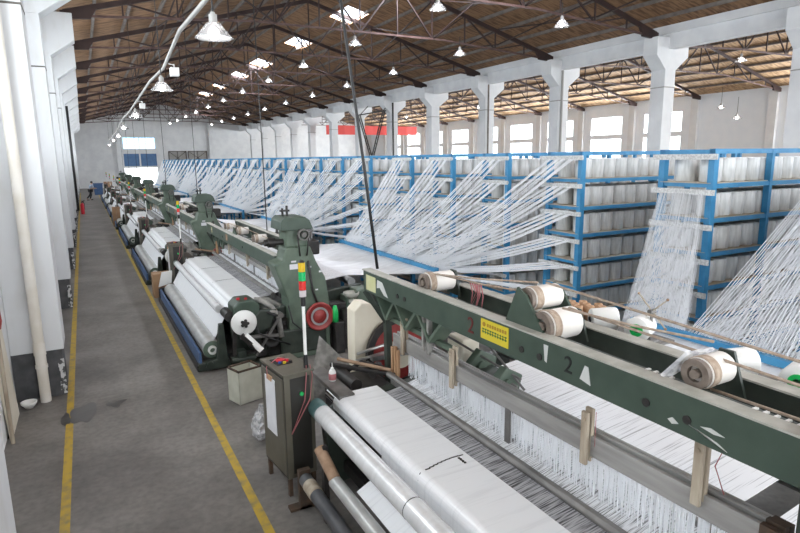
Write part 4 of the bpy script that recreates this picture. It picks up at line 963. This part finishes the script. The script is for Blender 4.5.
# cardboard boxes
o = on('cardboard_box', 'brown cardboard box with a white bag hung over it beside the second loom', 'box', (1.52, 16.0, 0))
b = MB(); b.box(-.22, .22, -.22, .22, 0, .62); b.build('carton', 'cardboard', o, bevel=.005)
b = MB(); b.add([(-.02, -.23, .6), (.24, -.23, .62), (.20, -.26, .3), (-.12, -.27, .22), (-.02, -.22, .6), (.24, -.2, .62), (.20, -.225, .3), (-.12, -.225, .22)], [(0, 3, 2, 1), (4, 5, 6, 7), (0, 1, 5, 4), (1, 2, 6, 5), (2, 3, 7, 6), (3, 0, 4, 7)]); bb = b.build('white_bag', 'white')
bb.location = (1.54, 15.99, .07); tag(bb, 'white bag hung on the front of the cardboard box', 'bag')
o = on('cardboard_box', 'tall brown cardboard box in the aisle edge beside the fourth loom', 'box', (1.36, 35.0, 0))
b = MB(); b.box(-.19, .19, -.2, .2, 0, 1.05); b.build('carton', 'cardboard', o)
b = MB(); b.box(-.02, .02, -.202, .202, .02, 1.052); b.build('tape', 'cardboard_dark', o)
# packages and bobbins lying on the rear beam
def cone(lab, x, y, z, yaw, core='core'):
    o = on('yarn_cone', lab, 'yarn package', (x, y, z)); o.rotation_euler.z = yaw
    b = MB(); b.lathe([(.03, 0), (.095, 0), (.10, .01), (.088, .20), (.08, .21), (.03, .21)], (0, 0, 0), (1, 0, 0), n=24); b.build('yarn', 'white', o)
    b = MB(); b.cyl((-.012, 0, 0), (.22, 0, 0), .034, .03, n=14, hollow=.7); b.cyl((-.008, 0, 0), (.0, 0, 0), .05, n=16, hollow=.6); b.build('core', core, o)
    return o
sb = MB(); sb.box(3.43, 3.97, 2.8, 4.7, 2.04, 2.06); sb.box(3.43, 3.86, 1.2, 2.4, 2.04, 2.06)
for y in (1.3, 2.3, 3.05, 3.8, 4.55): sb.bar((3.37, y, 1.95), (3.82, y, 2.035), .03)
tag(sb.build('package_shelf', 'batten'), 'grey metal shelf bracketed behind the nearest loom, carrying loose cones', 'shelf')
cone('white yarn cone with dark core lying behind the ivory drums', 3.76, 3.20, 2.165, 2.6, 'rubber')
cone('white yarn cone with bright green core lying on the shelf', 3.64, 2.90, 2.165, .35, 'greenp')
cone('white yarn cone in front of the wide yarn fan at right', 3.72, 2.06, 2.16, 2.7, 'rubber')
cone('white yarn cone with green core at the right edge', 3.60, 1.72, 2.16, .3, 'greenp')
bt = MB()
k = 0
for (x, y) in ((3.72, 3.58), (3.80, 3.52), (3.88, 3.46), (3.76, 3.66), (3.84, 3.60), (3.92, 3.54), (3.80, 3.74), (3.88, 3.68)):
    if k == 0: bt.lathe([(.024, 0), (.036, 0), (.036, .14), (.024, .14), (.024, 0)], (0, 0, 0), n=16); bme = bt.mesh('cardboard_bobbin', 'wood_orange')
    o = bpy.data.objects.new('cardboard_bobbin', bme); C.objects.link(o); o.location = (x, y, 2.06)
    tag(o, 'small tan cardboard bobbin in the standing cluster behind the ivory drums', 'bobbin', 'cardboard bobbins standing in a cluster'); k += 1
# swift (crossed winder)
o = on('yarn_swift', 'crossed rod yarn winder standing before the yarn curtain', 'winder', (3.78, 2.88, 2.06))
b = MB(); b.bar((0, 0, 0), (0, 0, .24), .018); b.cyl((-.03, 0, .24), (.03, 0, .24), .02, n=12); b.box(-.05, .05, -.05, .05, 0, .015); b.build('stand', 'batten', o)
b = MB(); b.bar((.0, -.13, .13), (.0, .13, .36), .009); b.bar((0, -.13, .36), (0, .13, .12), .009); b.build('cross_rods', 'shelf', o)
b = MB()
for y, z in ((-.13, .13), (.13, .36), (-.13, .36), (.13, .12)): b.sphere((0, y, z), .011, 8, 6)
b.build('rod_tips', 'cardboard_dark', o)
# spare white packages standing behind the second and third looms
for i, (x, y) in enumerate(((4.9, 14.9), (4.95, 15.2), (5.0, 15.5), (5.05, 15.8), (5.1, 16.1))):
    o = bpy.data.objects.new('yarn_package', pk_me); C.objects.link(o); o.location = (x, y, 1.62)
    tag(o, 'spare white yarn package on the stand behind the second loom, %s from camera' % ORD[i], 'yarn package', 'spare packages behind the second loom')
b = MB(); b.box(4.7, 5.3, 14.7, 16.3, 1.58, 1.62)
for x, y in ((4.75, 14.75), (5.25, 14.75), (4.75, 16.25), (5.25, 16.25)): b.box(x-.03, x+.03, y-.03, y+.03, 0, 1.58)
tag(b.build('package_stand', 'batten'), 'grey stand with spare packages behind the second loom', 'stand')
# red extinguishers, blue bin and cartons at the far end
for i, y in enumerate((44.6, 45.1)):
    o = on('fire_extinguisher', 'red fire extinguisher against the left wall far down the aisle, %s one' % ('nearer' if i == 0 else 'farther'), 'fire extinguisher', (-.28, y, 0))
    b = MB(); b.lathe([(0, 0), (.11, 0), (.115, .03), (.115, .62), (.06, .72), (.03, .74), (0, .74)], (0, 0, 0), n=16); b.build('cylinder', 'redp', o)
    b = MB(); b.cyl((0, 0, .74), (0, 0, .84), .035, n=10); b.bar((0, 0, .82), (.16, 0, .88), .03); b.tube([(.05, 0, .8), (.14, 0, .7), (.13, 0, .3)], .015, 6); b.build('valve', 'rubber', o)
o = on('waste_bin', 'blue bin standing at the far end of the aisle', 'bin', (1.25, 70, 0))
b = MB(); b.prism([(-.38, 0), (.38, 0), (.45, 1.15), (-.45, 1.15)], 'y', -.4, .4); b.build('tub', 'blue_dark', o); b = MB(); b.box(-.49, .49, -.44, .44, 1.15, 1.22); b.build('rim', 'blue_dark', o)
o = on('cardboard_box', 'brown carton at the far end beyond the blue bin', 'box', (2.25, 71.5, 0))
b = MB(); b.box(-.4, .4, -.4, .4, 0, 1.3); b.build('carton', 'cardboard', o); b = MB(); b.box(-.05, .05, -.405, .405, .02, 1.305); b.build('tape', 'cardboard_dark', o)

# ---- person bending at the far end of the aisle
def skin_body(name, verts, edges, radii, m, parent, rootv=0, sub=2):
    me = bpy.data.meshes.new(name); me.from_pydata(verts, edges, []); me.update()
    o = bpy.data.objects.new(name, me); C.objects.link(o); o.parent = parent; me.materials.append(M[m])
    sk = o.modifiers.new('skin', 'SKIN'); sk.use_smooth_shade = True
    layer = me.skin_vertices[0] if me.skin_vertices else None
    if layer is None:
        bpy.context.view_layer.objects.active = o; layer = me.skin_vertices.new() if hasattr(me.skin_vertices, 'new') else None
    if layer:
        for i, r in enumerate(radii): layer.data[i].radius = (r, r)
        layer.data[rootv].use_root = True
    s = o.modifiers.new('sub', 'SUBSURF'); s.levels = sub; s.render_levels = sub
    return o
pe = on('person', 'person in a light blue shirt and black trousers leaning to the looms', 'person', (.42, 60.5, 0)); pe.rotation_euler.z = math.radians(-70)
V = [(0, 0, .92), (0, .03, 1.12), (0, .10, 1.36), (0, .14, 1.46), (0, .18, 1.60),                 # pelvis .. head
     (-.10, 0, .88), (-.13, .10, .50), (-.14, -.05, .10), (-.14, .10, .04),                        # left leg
     (.10, 0, .88), (.13, -.10, .50), (.15, -.42, .16), (.15, -.30, .05),                          # right leg, behind
     (-.19, .11, 1.38), (-.24, .20, 1.12), (-.20, .42, 1.02), (-.19, .50, 1.0),
     (.19, .11, 1.38), (.24, .22, 1.12), (.20, .44, 1.06), (.19, .52, 1.05)]
Ed = [(0, 1), (1, 2), (2, 3), (3, 4), (0, 5), (5, 6), (6, 7), (7, 8), (0, 9), (9, 10), (10, 11), (11, 12), (2, 13), (13, 14), (14, 15), (15, 16), (2, 17), (17, 18), (18, 19), (19, 20)]
Rr = [.14, .125, .15, .055, .095, .09, .065, .045, .04, .09, .065, .045, .04, .06, .045, .035, .03, .06, .045, .035, .03]
HUM = (V, Ed, Rr)
def human():
    import bmesh
    parts = []
    for name, idx, grow, m in (('body', list(range(21)), 0, 'skin'), ('shirt', [0, 1, 2, 13, 14, 17, 18], .018, 'shirt'), ('trousers', [0, 5, 6, 7, 9, 10, 11], .02, 'trousers')):
        vs = [V[i] for i in idx]; es = [(idx.index(a), idx.index(c)) for a, c in Ed if a in idx and c in idx]
        me = bpy.data.meshes.new(name); me.from_pydata(vs, es, [])
        o = bpy.data.objects.new(name, me); C.objects.link(o); me.materials.append(M[m])
        bm = bmesh.new(); bm.from_mesh(me); lay = bm.verts.layers.skin.verify()
        bm.verts.ensure_lookup_table()
        for j, i in enumerate(idx):
            bm.verts[j][lay].radius = (Rr[i]+grow, Rr[i]+grow); bm.verts[j][lay].use_root = (j == 0)
        bm.to_mesh(me); bm.free()
        o.modifiers.new('skin', 'SKIN').use_smooth_shade = True
        s = o.modifiers.new('sub', 'SUBSURF'); s.levels = 1; s.render_levels = 1
        parts.append(o)
    for o in parts: o.parent = pe
human()
b = MB(); b.sphere((0, .165, 1.63), .108, 12, 8, sc=(.95, 1.05, .9)); b.build('hair', 'hair', pe)
b = MB(); b.box(-.19, -.09, .0, .2, 0, .07); b.box(.1, .2, -.42, -.22, 0, .07); b.build('shoes', 'trousers', pe, bevel=.02)

# ================================================================= CAMERA, LIGHT
cam = bpy.data.cameras.new('camera'); co = bpy.data.objects.new('camera', cam); C.objects.link(co)
cam.sensor_width = 36; cam.lens = FPX*36/800; cam.clip_start = .05; cam.clip_end = 400
mw = Matrix((( RT.x, UP.x, -FW.x, 0), (RT.y, UP.y, -FW.y, 0), (RT.z, UP.z, -FW.z, H), (0, 0, 0, 1)))
co.matrix_world = mw; SC.camera = co

wd = bpy.data.worlds.new('sky'); SC.world = wd; wd.use_nodes = True
bg = wd.node_tree.nodes['Background']; bg.inputs['Color'].default_value = (.93, .97, 1.0, 1); bg.inputs['Strength'].default_value = 3.2
def area(name, loc, rot, sx, sy, power, col=(1, 1, 1)):
    l = bpy.data.lights.new(name, 'AREA'); l.shape = 'RECTANGLE'; l.size = sx; l.size_y = sy; l.energy = power; l.color = col
    o = bpy.data.objects.new(name, l); C.objects.link(o); o.location = loc; o.rotation_euler = rot; return o
# daylight: roof lights and right windows; left windows and open-end fills are added
for y in SKY: area('skylight_daylight', (12.45, y, zr(12.45)+.5), (0, 0, 0), 1.0, 2.2, 650)
for y0, y1, z0, z1 in WB:
    area('window_and_fill_light', (OUT+.6, (y0+y1)/2, (z0+z1)/2), (0, math.radians(90), 0), z1-z0, y1-y0, 700, (.97, .985, 1))
for y0, y1 in LB: area('window_and_fill_light', (-1.75, (y0+y1)/2, 5.25), (0, math.radians(-90), 0), 3.2, 3.3, 150, (.97, .985, 1))  # light for the added left windows, brightens cloth and racks
area('added_end_fill', (31.4, YB0-.5, 4.4), (math.radians(-90), 0, 0), 19, 8, 9000, (.98, .99, 1))  # added fill from the open end, to whiten the right hall
area('added_end_fill', (9.5, YB0-.5, 4.6), (math.radians(-90), 0, 0), 20, 8.5, 9000, (.98, .99, 1))  # added fill from behind the camera for the loom hall
SC.view_settings.view_transform = 'Standard'; SC.view_settings.look = 'None'; SC.view_settings.gamma = 1; SC.view_settings.exposure = .52
SC.view_settings.use_curve_mapping = False
SC.cycles.max_bounces = 8; SC.cycles.diffuse_bounces = 5; SC.cycles.glossy_bounces = 3; SC.cycles.transparent_max_bounces = 12
SC.cycles.sample_clamp_indirect = 6; SC.cycles.caustics_reflective = False; SC.cycles.caustics_refractive = False
SC.cycles.use_denoising = True
